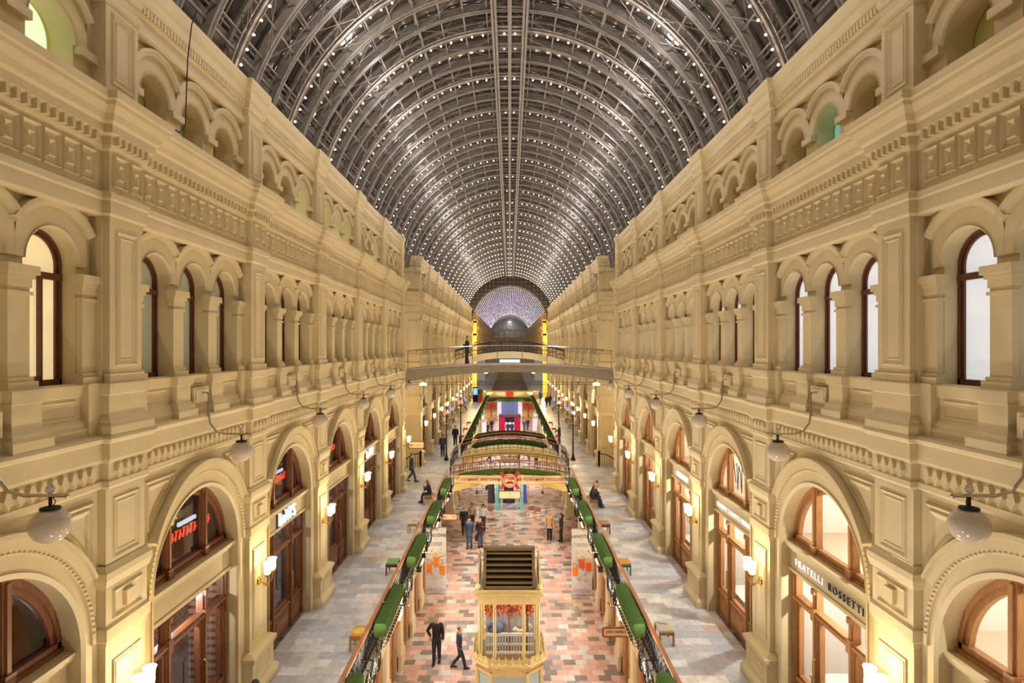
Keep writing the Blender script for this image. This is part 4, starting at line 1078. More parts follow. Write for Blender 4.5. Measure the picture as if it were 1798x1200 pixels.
for body, x in (('\u0413\u043b\u0430\u0432\u043d\u044b\u0439  \u043c\u0430\u0433\u0430\u0437\u0438\u043d', -1.95), ('\u043d\u0430 \u041a\u0440\u0430\u0441\u043d\u043e\u0439 \u043f\u043b\u043e\u0449\u0430\u0434\u0438', 1.95)):
    o = letter(body, .31, redtxt, (x, 37.27, CZ-8.17), 'ny', rb, 'lettering', ext=.006, shear=.35)
em = empty('round_emblem', (0, 37.2, CZ-8.24), label='red round emblem with crossed ribbons at the centre of the cream ribbon', cat='emblem')
b = MB(); b.lathe([(.001, -.03), (.46, -.03), (.46, .03), (.001, .03)], (0, 0, 0), 28, 'y'); b.obj('disc', red, em)
b = MB(); b.lathe([(.36, -.045), (.41, -.045), (.41, -.03), (.36, -.03)], (0, 0, 0), 28, 'y'); b.lathe([(.001, -.04), (.32, -.04), (.32, -.03)], (0, 0, -.0), 24, 'y'); b.obj('ring', cream, em)
b = MB()
for sx in (-1, 1):
    for sz in (-1, 1):
        P_ = [(sx*.25, .03, sz*.3), (sx*.45, .03, sz*.2), (sx*.66, .03, sz*.5), (sx*.52, .03, sz*.52), (sx*.5, .03, sz*.66)]
        b.face(*P_); b.face(*[(x, y+.03, z) for x, y, z in P_])
b.obj('crossed_ribbon', red, em)
letter('\u0413\u0423\u041c', .26, red, (0, -.055, .12), 'ny', em, ext=.006, bold=.008)
b = MB()
for k in range(5): b.lathe([(.001, -.055), (.07, -.055), (.07, -.04)], (-.16+.08*k, 0, -.14+.05*(k % 2)), 10, 'y')
b.obj('basket_motif', red, em)
def board_sign(x, y, z, wd, h, label, glyphs, arrow=0, fr=None, hang=0, wall=None):
    e = empty('direction_sign', (x, y, z), label=label, cat='sign')
    b = MB(); poly = []
    for cx, cz, a0 in ((wd/2-.08, h/2-.08, 0), (-wd/2+.08, h/2-.08, 90), (-wd/2+.08, -h/2+.08, 180), (wd/2-.08, -h/2+.08, 270)):
        poly += [(cx+.08*math.cos(math.radians(a0+t)), cz+.08*math.sin(math.radians(a0+t))) for t in (0, 30, 60, 90)]
    b.prism(poly, -.03, .03, lambda a, c, t: (a, t, c)); b.obj('frame', fr or solid('sign_brown', (150, 84, 50)), e)
    b = MB(); b.prism([(a*(wd-.1)/wd, c*(h-.1)/h) for a, c in poly], -.04, 0, lambda a, c, t: (a, t, c)); b.obj('board', solid('sign_cream', (246, 226, 182)), e)
    if arrow:
        b = MB(); q = arrow; x0 = -wd*.28
        b.box(x0-.1, x0+.12, -.055, -.04, -.015, .015); b.face((x0-.16, -.05, 0), (x0-.05, -.05, .07), (x0-.05, -.05, -.07)); b.obj('arrow', red, e)
    for body, size, gx, gz, m in glyphs: letter(body, size, m, (gx, -.05, gz), 'ny', e, ext=.004)
    if hang:
        b = MB()
        for sx in (-1, 1): b.tube([(sx*wd*.35, 0, h/2-.02), (sx*wd*.35, 0, h/2+hang)], .01, 4)
        b.obj('hanger', M['iron'], e)
    if wall:
        b = MB(); b.tube([(0, 0, .0), (wall, 0, 0)], .02, 5); b.tube([(0, 0, h/2-.05), (wall, 0, h/2-.05)], .015, 5); b.obj('bracket', M['iron'], e)
    return e
brn = solid('sign_ink', (150, 70, 44))
board_sign(0, 37.75, CZ-9.25, 1.4, .52, 'cream hanging board with a brown rim under the ribbon footbridge', [('i', .22, 0, .08, brn), ('\u2014\u2014\u2014', .12, 0, -.12, brn)], hang=.5)
board_sign(0, 47.0, CZ-8.75, 1.35, .48, 'cream hanging board under the second footbridge behind the ribbon', [('i', .2, 0, .05, brn)], hang=.45)
board_sign(-3.2, 32.3, CZ-9.1, .82, .36, 'cream arrow sign projecting from under the left gallery', [('M', .17, .2, 0, brn)], arrow=1, wall=-.9)
board_sign(-5.72, 36.95, CZ-6.0, .98, .46, 'cream arrow sign by the left cross passage above the walking man', [('\u2014\u2014', .16, .15, 0, brn)], arrow=1, wall=-.8)
e = board_sign(3.62, 20.2, CZ-9.55, 1.05, .34, 'cream shop sign with brown script under the right gallery', [('John Galliano', .135, -.04, .03, brn), ('\u2014\u2014\u2014', .06, 0, -.1, brn)], wall=.5)
# bracket lamps under the first bridge
b = MB(); b.lathe([(.001, 0), (.03, 0), (.05, -.1), (.1, -.2), (.06, -.24), (.001, -.26)], (0, 0, 0), 10); b.tube([(0, 0, 0), (0, 0, .34)], .012, 5)
PND = b.mesh('lantern_pendant', M['iron'])
for x in (-2.05, 2.05): inst('lantern', PND, (x, 37.5, curve_z(x, 3.74, ZE, ZC)-.68), label='small black lantern under the ribbon footbridge, %s of its board' % ('left' if x < 0 else 'right'), category='lantern')
# -- second footbridge with long hedge
ZE2, ZC2 = CZ-8.5, CZ-7.9
r = empty('footbridge', (0, 0, 0), label='second yellow arched footbridge topped by a long dark green hedge', cat='footbridge')
b = MB(); arch_deck(b, 3.74, 46.6, 49.0, ZE2, ZC2, .6, .42); b.obj('deck', M['bridge_yellow'], r)
curved_rail('front', 3.74, 46.7, ZE2, ZC2, .95, M['rail_wood'], r); curved_rail('back', 3.74, 48.9, ZE2, ZC2, .95, M['rail_wood'], r)
for y, q, dz in ((46.36, 'front', .62), (49.22, 'rear', .9)):
    o = curved_hedge(3.74, 2.9, y, ZE2, ZC2, dz, .42, .4, 8).obj('footbridge_hedge', M['hedge_dark'], label='dark green hedge along the %s rail of the second footbridge' % q, category='planter'); hedge_stays(o, 3.74, 2.9, y, 46.65 if q == 'front' else 48.95, ZE2, ZC2, dz)
# -- far second-storey bridge with gilded parapet
r = empty('footbridge', (0, 0, 0), label='far footbridge with a gilded parapet in front of the octagonal hall', cat='footbridge')
b = MB(); arch_deck(b, 4.6, 96.5, 99.8, CZ-8.5, CZ-8.2, .6, .5); b.box(-4.6, 4.6, 96.8, 97.1, CZ-8.4, CZ-7.0); b.obj('deck', M['bridge_yellow'], r)
b = MB(); b.box(-3.7, 3.7, 96.5, 96.8, CZ-7.95, CZ-7.2); b.obj('gilded_panel', M['gold'], r)
b = MB(); b.lathe([(.001, 0), (.62, 0), (.62, .1)], (0, 96.4, CZ-7.5), 20, 'y'); b.obj('emblem', red, r)
curved_hedge(4.6, 4.2, 96.1, CZ-8.6, CZ-8.5, .1, .6, .5, 9).obj('footbridge_hedge', M['hedge_dark'], label='dark hedge below the gilded parapet of the far footbridge', category='planter')
# -- third-storey bridge with glass sides
r = empty('footbridge', (0, 0, 0), label='grey stone arched footbridge with glass sides high across the arcade', cat='footbridge')
stone = solid('grey_bridge_stone', (158, 148, 130), .6, var=.12, scale=3)
b = MB(); arch_deck(b, 6.3, 36.3, 39.6, CZ-1.4, CZ-1.08, .72, .42); b.obj('deck', stone, r)
b = MB(); b.tube([(-6.2+12.4*i/24, 36.25, curve_z(-6.2+12.4*i/24, 6.3, CZ-1.33, CZ-1.0)) for i in range(25)], .06, 4)
for i in range(-6, 7): x = i*.97; z = curve_z(x, 6.3, CZ-1.4, CZ-1.08); b.box(x-.012, x+.012, 36.28, 36.3, z-.6+.02*abs(i)*-1, z)
b.obj('coping', solid('grey_coping', (170, 158, 138)), r)
b = MB(); curved_tube(b, 6.3, 36.4, CZ-1.35, CZ-1.0, 1.12, .03, 32, 6.2); b.obj('handrail', M['chrome'], r)
b = MB(); rows = []
for i in range(33):
    x = -6.2+12.4*i/32; z = curve_z(x, 6.3, CZ-1.35, CZ-1.0); rows.append([(x, 36.4, z+.05), (x, 36.4, z+1.05)])
b.grid(rows); b.obj('glass_panel', glass('bridge_glass', (252, 252, 248), .05), r)
for x in (-6.15, -4.95, -3.65, -2.25, -.75, .75, 2.25, 3.65, 4.95, 6.15):
    z = curve_z(x, 6.3, CZ-1.35, CZ-1.0); b = MB(); b.box(x-.018, x+.018, 36.37, 36.43, z, z+1.12); b.obj('post', M['chrome'], r)
b = MB(); curved_tube(b, 6.3, 39.5, CZ-1.35, CZ-1.0, 1.1, .03, 32, 6.2); b.obj('handrail', M['chrome'], r)
# tie rods beneath it
b = MB()
for z in (CZ-2.12, CZ-2.25): b.tube([(-6.3, 36.2, z), (6.3, 36.2, z)], .014, 5)
b.obj('tie_rods', M['iron'], label='pair of thin horizontal tie rods below the glass sided bridge', category='tie rod')
# lamp cones below it
b = MB(); b.lathe([(.05, .12), (.2, .06), (.26, -.05), (.2, -.08), (.001, -.09)], (0, 0, 0), 16); CON = b.mesh('cone_lamp', M['shade'], True)
b = MB(); b.tube([(0, 0, .1), (0, 0, .42)], .015, 5); CNR = b.mesh('cone_rod', M['chrome'])
for x in (-5.4, 5.4):
    r = empty('bridge_lamp', (x, 37.6, CZ-2.3), label='white lit dish lamp under the %s end of the glass sided bridge' % SIDE[1 if x > 0 else -1], cat='lamp')
    inst('lamp_shade', CON, parent=r); inst('rod', CNR, parent=r); point(x, 37.6, CZ-2.5, 30, WARM, .05)
# -- far third-storey bridge with iron railing
r = empty('footbridge', (0, 0, 0), label='far cream arched bridge with a black iron railing seen behind the glass bridge', cat='footbridge')
b = MB(); arch_deck(b, 6.4, 68.5, 72, CZ-1.6, CZ-.5, .9, .7); b.obj('deck', M['stucco_pale'], r)
curved_rail('front', 6.4, 68.6, CZ-1.6, CZ-.5, 1.15, M['iron'], r, 14, 6.2, 2.2)
# hanging lamps beyond
b = MB(); b.ball((0, 0, 0), .28, 12, 8); OG = b.mesh('orange_globe', solid('lit_orange_globe', (255, 210, 140), emit=(255, 200, 120), es=5), True)
b = MB(); b.tube([(0, 0, .25), (0, 0, 1.38)], .02, 5); OR_ = b.mesh('globe_rod', M['iron'])
for x in (-2.75, 2.75):
    r = empty('hanging_globe_lamp', (x, 70, CZ-2.8), label='lit orange globe hanging below the far iron railed bridge, %s one' % SIDE[1 if x > 0 else -1], cat='hanging lamp')
    inst('glass_globe', OG, parent=r); inst('rod', OR_, parent=r); point(x, 69.6, CZ-3.4, 40, WARM, .05)
# ------------------------------------------------------------------ the gilded kiosk
def octagon(hw, hd, ch): return [(-hw+ch, -hd), (hw-ch, -hd), (hw, -hd+ch), (hw, hd-ch), (hw-ch, hd), (-hw+ch, hd), (-hw, hd-ch), (-hw, -hd+ch)]
KY = 21.65
K = empty('kiosk', (-.02, KY, 0), label='gilded eight-sided sales kiosk with a bronze louvred roof box on the paved floor', cat='kiosk')
def slab(b, hw, hd, ch, z0, z1, hw2=None, hd2=None):
    A = octagon(hw, hd, ch); C = octagon(hw2 or hw, hd2 or hd, ch*(hw2 or hw)/hw)
    b.grid([[(x, y, z0) for x, y in A], [(x, y, z1) for x, y in C]], True); b.face(*[(x, y, z1) for x, y in C]); b.face(*[(x, y, z0) for x, y in A][::-1])
OC = .52
b = MB(); slab(b, 1.2, 1.2, OC, 0, .14); slab(b, 1.14, 1.14, OC, .14, .3); b.obj('base', M['gold_dark'], K)
b = MB(); slab(b, 1.1, 1.1, OC, .3, 1.02); b.obj('counter_body', solid('pale_blue_panel', (196, 216, 220), .3), K)
b = MB()
for x, y in octagon(1.13, 1.13, OC): b.lathe([(.07, 0), (.07, .7)], (x*.99, y*.99, .3), 10)
b.obj('counter_post', M['gold'], K)
b = MB(); slab(b, 1.13, 1.13, OC, .86, 1.16); FRZ = b.obj('frieze', M['gold'], K)
for x in (-.36, .36):
    b = MB()
    b.lathe([(.001, -.03), (.09, -.03), (.1, 0)], (x, -1.13, 1.02), 14, 'y'); b.lathe([(.001, -.05), (.05, -.045), (.06, 0)], (x, -1.13, 1.02), 12, 'y'); b.obj('rosette', M['gold'], FRZ)
b = MB(); slab(b, 1.15, 1.15, OC, 1.16, 1.22, 1.27, 1.27); slab(b, 1.28, 1.28, OC*1.05, 1.22, 1.3); b.obj('ledge', M['gold'], K)
b = MB()                                   # palmette cresting round the ledge
def palmette(b, p, d, h):
    n = Vector((-d.y, d.x, 0)); P_ = Vector(p)
    for a, ln, wd in ((0, 1, .05), (.5, .8, .04), (-.5, .8, .04), (1.0, .55, .035), (-1.0, .55, .035)):
        dr = d*math.sin(a) + Vector((0, 0, 1))*math.cos(a); sd = d*math.cos(a) - Vector((0, 0, 1))*math.sin(a)
        A, Bm, T = P_, P_+dr*h*ln*.6, P_+dr*h*ln
        b.face(A, Bm+sd*wd, T, Bm-sd*wd); b.face(A+n*.02, Bm+sd*wd+n*.03, T+n*.02, Bm-sd*wd+n*.03)
    b.ball(P_+Vector((0, 0, .03)), .04, 8, 6)
O8 = octagon(1.24, 1.24, OC*1.03)
for i in range(8):
    A, C = Vector((*O8[i], 1.3)), Vector((*O8[(i+1) % 8], 1.3)); d = (C-A); L = d.length; d.normalize(); n = max(2, round(L/.24))
    for k in range(n): palmette(b, A+d*L*(k+.5)/n, d, .3)
b.obj('palmette_cresting', M['gold'], K)
b = MB(); O8 = octagon(1.04, 1.04, OC)
for x, y in O8:
    for q in (0, .09): b.lathe([(.035, 0), (.03, .1), (.03, 1.95), (.04, 2.0)], (x*(1-q), y, 1.3), 8)
b.obj('column', M['gold'], K)
b = MB(); b.grid([[(x*.99, y*.99, 1.3) for x, y in O8], [(x*.99, y*.99, 3.3) for x, y in O8]], True); b.obj('glazing', glass('kiosk_glass', (245, 248, 250), .10), K)
b = MB(); slab(b, .98, .98, OC, 1.24, 1.34); b.obj('display_floor', M['gold_dark'], K)
# things behind the kiosk glass
rnd = random.Random(3)
D = empty('autumn_leaf_garland', (0, KY-.45, 2.95), label='bunch of orange autumn leaves at the top inside the kiosk glass', cat='leaves'); D['kind'] = 'stuff'
b = MB()
for i in range(620):
    p = Vector((rnd.uniform(-.85, .85), rnd.uniform(-.12, .25), rnd.uniform(-.28, .30) - .15*abs(rnd.random()))); r_ = .05
    a = Vector((rnd.uniform(-1, 1), rnd.uniform(-1, 1), rnd.uniform(-1, 1))).normalized(); c = a.cross(Vector((.3, .5, .8))).normalized()
    b.mi = rnd.choice((0, 0, 1, 2)); b.face(p-a*r_, p+c*r_*.5, p+a*r_, p-c*r_*.5)
for i in range(260): b.mi = rnd.choice((0, 0, 1, 2)); b.octa((rnd.uniform(-.85, .85), rnd.uniform(-.15, .2), rnd.uniform(-.16, .3)-.12*rnd.random()), rnd.uniform(.04, .075))
b.obj('leaves', [solid('leaf_orange', (226, 104, 44)), solid('leaf_red', (196, 70, 40)), solid('leaf_yellow', (228, 150, 60))], D)
b = MB(); b.tube([(-.02, -.0, .3), (0, .0, -1.6)], .035, 8); b.tube([(.62, .1, .3), (.62, .1, -1.6)], .035, 8); b.obj('stem', solid('bark', (120, 104, 90)), D)
D = empty('white_balustrade_display', (0, KY-.5, 1.34), label='white miniature balustrade standing inside the kiosk glass', cat='display')
b = MB(); b.box(-.85, .85, -.03, .03, .62, .72); b.box(-.85, .85, -.03, .03, .0, .08); b.box(-.85, .85, -.02, .02, .3, .36)
for i in range(18): b.box(-.85+.1*i-.012, -.85+.1*i+.012, -.02, .02, 0, .7)
b.obj('balusters', M['room_white'], D)
b = MB(); b.box(-.86, .86, .5, .56, 0, 1.35); b.obj('back_board', solid('grey_display_back', (176, 182, 190)), D)
D = empty('display_cushion', (-.5, KY-.25, 2.12), label='round blue cushion behind the kiosk balustrade', cat='cushion')
b = MB(); b.ball((0, 0, 0), .3, 14, 10, .6); b.obj('cover', solid('blue_cushion', (60, 84, 130)), D, True); b = MB(); b.box(-.05, .05, -.05, .05, -.78, -.1); b.obj('stand', M['gold_dark'], D)
D = empty('display_cushion', (.45, KY-.25, 2.12), label='cream curved cushion behind the kiosk balustrade', cat='cushion')
b = MB(); b.tube([(-.3, 0, -.02), (-.1, 0, -.14), (.1, 0, -.1), (.3, 0, .1)], .09, 8); b.obj('cover', solid('cream_cushion', (220, 206, 180)), D, True); b = MB(); b.box(-.05, .05, -.05, .05, -.78, -.1); b.obj('stand', M['gold_dark'], D)
b = MB(); b.box(-1.07, 1.07, -1.07, 1.07, 3.3, 3.56); b.obj('fascia', M['gold'], K)
b = MB(); b.box(-1.12, 1.12, -1.12, 1.12, 3.56, 3.62); b.box(-1.17, 1.17, -1.17, 1.17, 3.62, 3.68); b.box(-1.1, 1.1, -1.1, 1.1, 3.68, 3.8); b.obj('cornice', M['gold'], K)
# roof box with inclined louvres
fy0, fy1, z0, z1, hx0, hx1 = -1.02, -.30, 3.82, 4.98, .90, .87
def lv(x, t, off=0):
    y = fy0+(fy1-fy0)*t; z = z0+(z1-z0)*t; n = Vector((0, -(z1-z0), fy1-fy0)).normalized()
    return (x, y+n.y*off, z-n.z*off*-1)
b = MB(); b.face((-.8, .78, z0), (.8, .78, z0), (.8, -.12, z1-.1), (-.8, -.12, z1-.1)); b.obj('louvre_back', M['black'], K); b = MB(); b.face(lv(-.78, 0, -.14), lv(.78, 0, -.14), lv(.78, 1, -.14), lv(-.78, 1, -.14)); b.obj('louvre_void', M['black'], K)
b = MB()
def slant(x0, x1, t0, t1, o0, o1):
    A = [lv(x, t, o) for x, t in ((x0, t0), (x1, t0), (x1, t1), (x0, t1)) for o in ()]
    q = [[lv(x0, t0, o0), lv(x1, t0, o0), lv(x1, t1, o0), lv(x0, t1, o0)], [lv(x0, t0, o1), lv(x1, t0, o1), lv(x1, t1, o1), lv(x0, t1, o1)]]
    b.grid(q, True); b.face(*q[0]); b.face(*q[1])
slant(-.9, -.8, 0, 1, -.2, .05); slant(.8, .9, 0, 1, -.2, .05); slant(-.9, .9, 0, .06, -.2, .05); slant(-.9, .9, .93, 1.0, -.2, .05)
b.box(-.9, .9, fy1-.02, -.08, z1-.06, z1+.02); b.face((-.9, -.08, z1), (.9, -.08, z1), (.9, .85, z0), (-.9, .85, z0))
for s in (-1, 1): b.face((s*.9, fy0, z0), (s*.9, .85, z0), (s*.9, -.08, z1), (s*.9, fy1, z1))
LVF = b.obj('louvre_frame', M['gold_dark'], K)
for k in range(6):
    t = .11+.145*k; b = MB()
    q = [lv(-.8, t, .03), lv(.8, t, .03), lv(.8, t+.075, -.1), lv(-.8, t+.075, -.1)]; b.face(*q); b.face(*[(x, y+.03, z+.03) for x, y, z in q])
    b.face(q[0], q[1], (q[1][0], q[1][1]+.03, q[1][2]+.05), (q[0][0], q[0][1]+.03, q[0][2]+.05)); b.obj('louvre_slat', M['gold_dark'], LVF)
b = MB()
for s in (-1, 1):
    P_ = [(-1.1, 3.8), (1.05, 3.8), (1.05, 4.1), (.2, 4.5), (-.15, 4.78), (-.25, 4.62), (-.45, 4.52), (-.6, 4.3), (-.8, 4.2), (-.95, 3.98)]
    b.prism(P_, s*1.03, s*1.09, lambda a, c, t: (t, a, c))
    b.ball((s*1.06, -.18, 4.82), .06, 8, 6); b.ball((s*1.06, -1.04, 3.92), .09, 8, 6)
b.obj('gable', M['gold'], K)
point(-.02, KY, 3.1, 45, (1, .9, .7), .05, 'kiosk_light')

# ------------------------------------------------------------------ perfume banners
paper = solid('banner_grey_white', (222, 222, 226), .6); ink = solid('banner_ink', (60, 62, 74)); lilac = solid('banner_lilac', (176, 130, 186)); grey_i = solid('banner_grey', (150, 152, 160))
oranges = [solid('perfume_orange', (240, 132, 50), .35), solid('perfume_red', (232, 96, 48), .35)]
def banner(x, y, zt, label, spots, seed):
    e = empty('hanging_banner', (x, y, zt), label=label, cat='banner'); wd, h = .92, 2.98
    b = MB(); rows = []
    for i in range(13): q = i/12; rows.append([(-wd/2, .012*math.sin(q*7), -h*q), (wd/2, .012*math.sin(q*7+1), -h*q)])
    b.grid(rows); b.grid([[(px, py+.012, pz) for px, py, pz in r_] for r_ in rows]); b.obj('cloth', paper, e)
    letter('LANC\u00d4ME', .19, ink, (0, -.03, -.36), 'ny', e, ext=.003, space=1.05); letter('PARIS', .05, grey_i, (0, -.03, -.5), 'ny', e, ext=.003)
    b = MB()
    for k, hw in ((-.68, .3), (-.74, .26), (-.8, .22)):
        x0 = -hw
        while x0 < hw: b.box(x0, x0+.05, -.03, -.022, k-.012, k+.012); x0 += .062
    b.obj('small_print', grey_i, e)
    letter('ARTICOLI', .19, lilac, (0, -.03, -2.78), 'ny', e, ext=.003); 
    b = MB(); b.box(-.28, .28, -.03, -.022, -2.9, -2.885); b.obj('underline', lilac, e)
    rnd = random.Random(seed)
    for k, (px, pz) in enumerate(spots):
        b = MB(); b.box(px-.12, px+.12, -.05, -.02, pz-.24, pz+.14); pb = b.obj('perfume_bottle', oranges[0 if seed == 1 or k == 0 else 1], e)
        b = MB(); b.box(px-.05, px+.05, -.05, -.02, pz+.14, pz+.28); b.obj('bottle_cap', solid('bottle_cap', (236, 180, 120)), pb)
    b = MB()
    for i in range(90):
        px, pz = rnd.uniform(-.4, .4), -1.65+rnd.gauss(0, .42); L, a = rnd.uniform(.03, .11), rnd.uniform(0, PI); c, s_ = math.cos(a), math.sin(a); b.mi = rnd.choice((0, 0, 1))
        y_ = -.022-.0003*i; b.face((px-L*c, y_, pz-L*s_), (px+.014*s_, y_, pz-.014*c), (px+L*c, y_, pz+L*s_), (px-.014*s_, y_, pz+.014*c))
    b.obj('petals', [grey_i, oranges[0]], e)
    b = MB(); s = 1 if x < 0 else -1
    b.tube([(s*wd/2, 0, 0.0), (-s*.62, 0, 0.0)], .016, 6); b.tube([(-s*.45, 0, 0), (-s*.45, 0, .2), (-s*.7, 0, .25)], .012, 5); b.tube([(-wd/2, 0, -h), (wd/2, 0, -h)], .014, 6)
    b.obj('pole', M['chrome'], e); return e
banner(-3.3, 26.9, 4.05, 'pale perfume banner with orange bottles hanging from the left gallery', [(-.28, -1.75), (.02, -1.45), (.3, -1.85)], 1)
banner(3.22, 26.9, 4.0, 'pale perfume banner with red and orange bottles hanging from the right gallery', [(-.3, -1.85), (.0, -1.5), (.3, -1.65)], 2)

# ------------------------------------------------------------------ stools on the galleries
def stool(x, y, top, leg, label, L=.62, pattern=None, W_=.42):
    e = empty('bench_stool', (x, y, 3.6), label=label, cat='stool', group='painted stools on the galleries')
    b = MB(); b.box(-W_/2, W_/2, -L/2, L/2, .4, .45)
    if pattern:
        b.mi = 1
        for (cx, cy, r0, r1, a0, a1, k) in pattern:
            b.mi = k; b.grid([[(cx+r*math.cos(a), cy+r*math.sin(a), .4515+.0004*k) for a in [a0+(a1-a0)*i/12 for i in range(13)]] for r in (r0, r1)])
    b.obj('seat', [top] + ([solid('paint_blue', (70, 110, 190)), solid('paint_orange', (240, 150, 60)), solid('paint_yellow', (248, 214, 90)), solid('paint_green', (150, 190, 100))] if pattern else []), e)
    for sx in (-1, 1):
        for sy in (-1, 1):
            b = MB(); b.box(sx*W_/2-.035*(sx > 0)-.005, sx*W_/2+.035*(sx < 0)+.005, sy*L/2-.06*(sy > 0), sy*L/2+.06*(sy < 0), 0, .4); b.obj('leg', leg, e)
    for sy in (-1, 1): b = MB(); b.box(-W_/2+.02, W_/2-.02, *sorted((sy*(L/2-.02), sy*(L/2-.04))), .3, .4); b.obj('apron', leg, e)
    return e
C_ = lambda n, c: solid(n, c, .5)
oak = M['wood_pale']
stool(-4.26, 17.1, C_('stool_orange', (236, 150, 52)), C_('stool_olive', (196, 160, 84)), 'orange topped stool on the left gallery, nearest to the camera', pattern=[(0, 0, .0, .2, 0, 2*PI, 3)])
stool(-4.4, 22.7, C_('stool_green', (110, 170, 96)), C_('stool_maroon', (124, 40, 44)), 'green topped stool with maroon legs on the left gallery')
stool(-4.45, 27.8, C_('stool_white', (222, 214, 200)), C_('stool_tan', (206, 160, 96)), 'white and tan stool on the left gallery, third from the camera', pattern=[(.05, .1, .05, .14, 0, 2*PI, 2)])
stool(-4.4, 32.9, oak, oak, 'plain oak bench under the seated woman on the left gallery', 1.1)
stool(4.46, 17.4, C_('stool_white', (222, 214, 200)), oak, 'white stool with a painted rainbow top on the right gallery', pattern=[(.0, .05, .06, .1, .3, 2.6, 1), (.0, .05, .1, .14, .3, 2.6, 2), (.12, -.24, 0, .06, 0, 2*PI, 3), (-.12, .2, 0, .06, 0, 2*PI, 4)])
stool(4.3, 22.7, C_('stool_amber', (244, 176, 60)), C_('stool_teal', (30, 140, 112)), 'amber topped stool with teal green legs on the right gallery')
stool(4.36, 27.7, oak, C_('stool_purple', (110, 66, 120)), 'oak topped stool with purple legs on the right gallery')
stool(4.4, 32.2, oak, oak, 'plain oak bench under the seated couple on the right gallery', 1.1)
for s in (-1, 1):
    for k in range(3): stool(s*4.4, 55+5*k, C_('stool_red', (190, 64, 50)), C_('stool_red', (190, 64, 50)), 'small red stool on the %s gallery beyond the crossing, %s one' % (SIDE[s], ORD[k]))

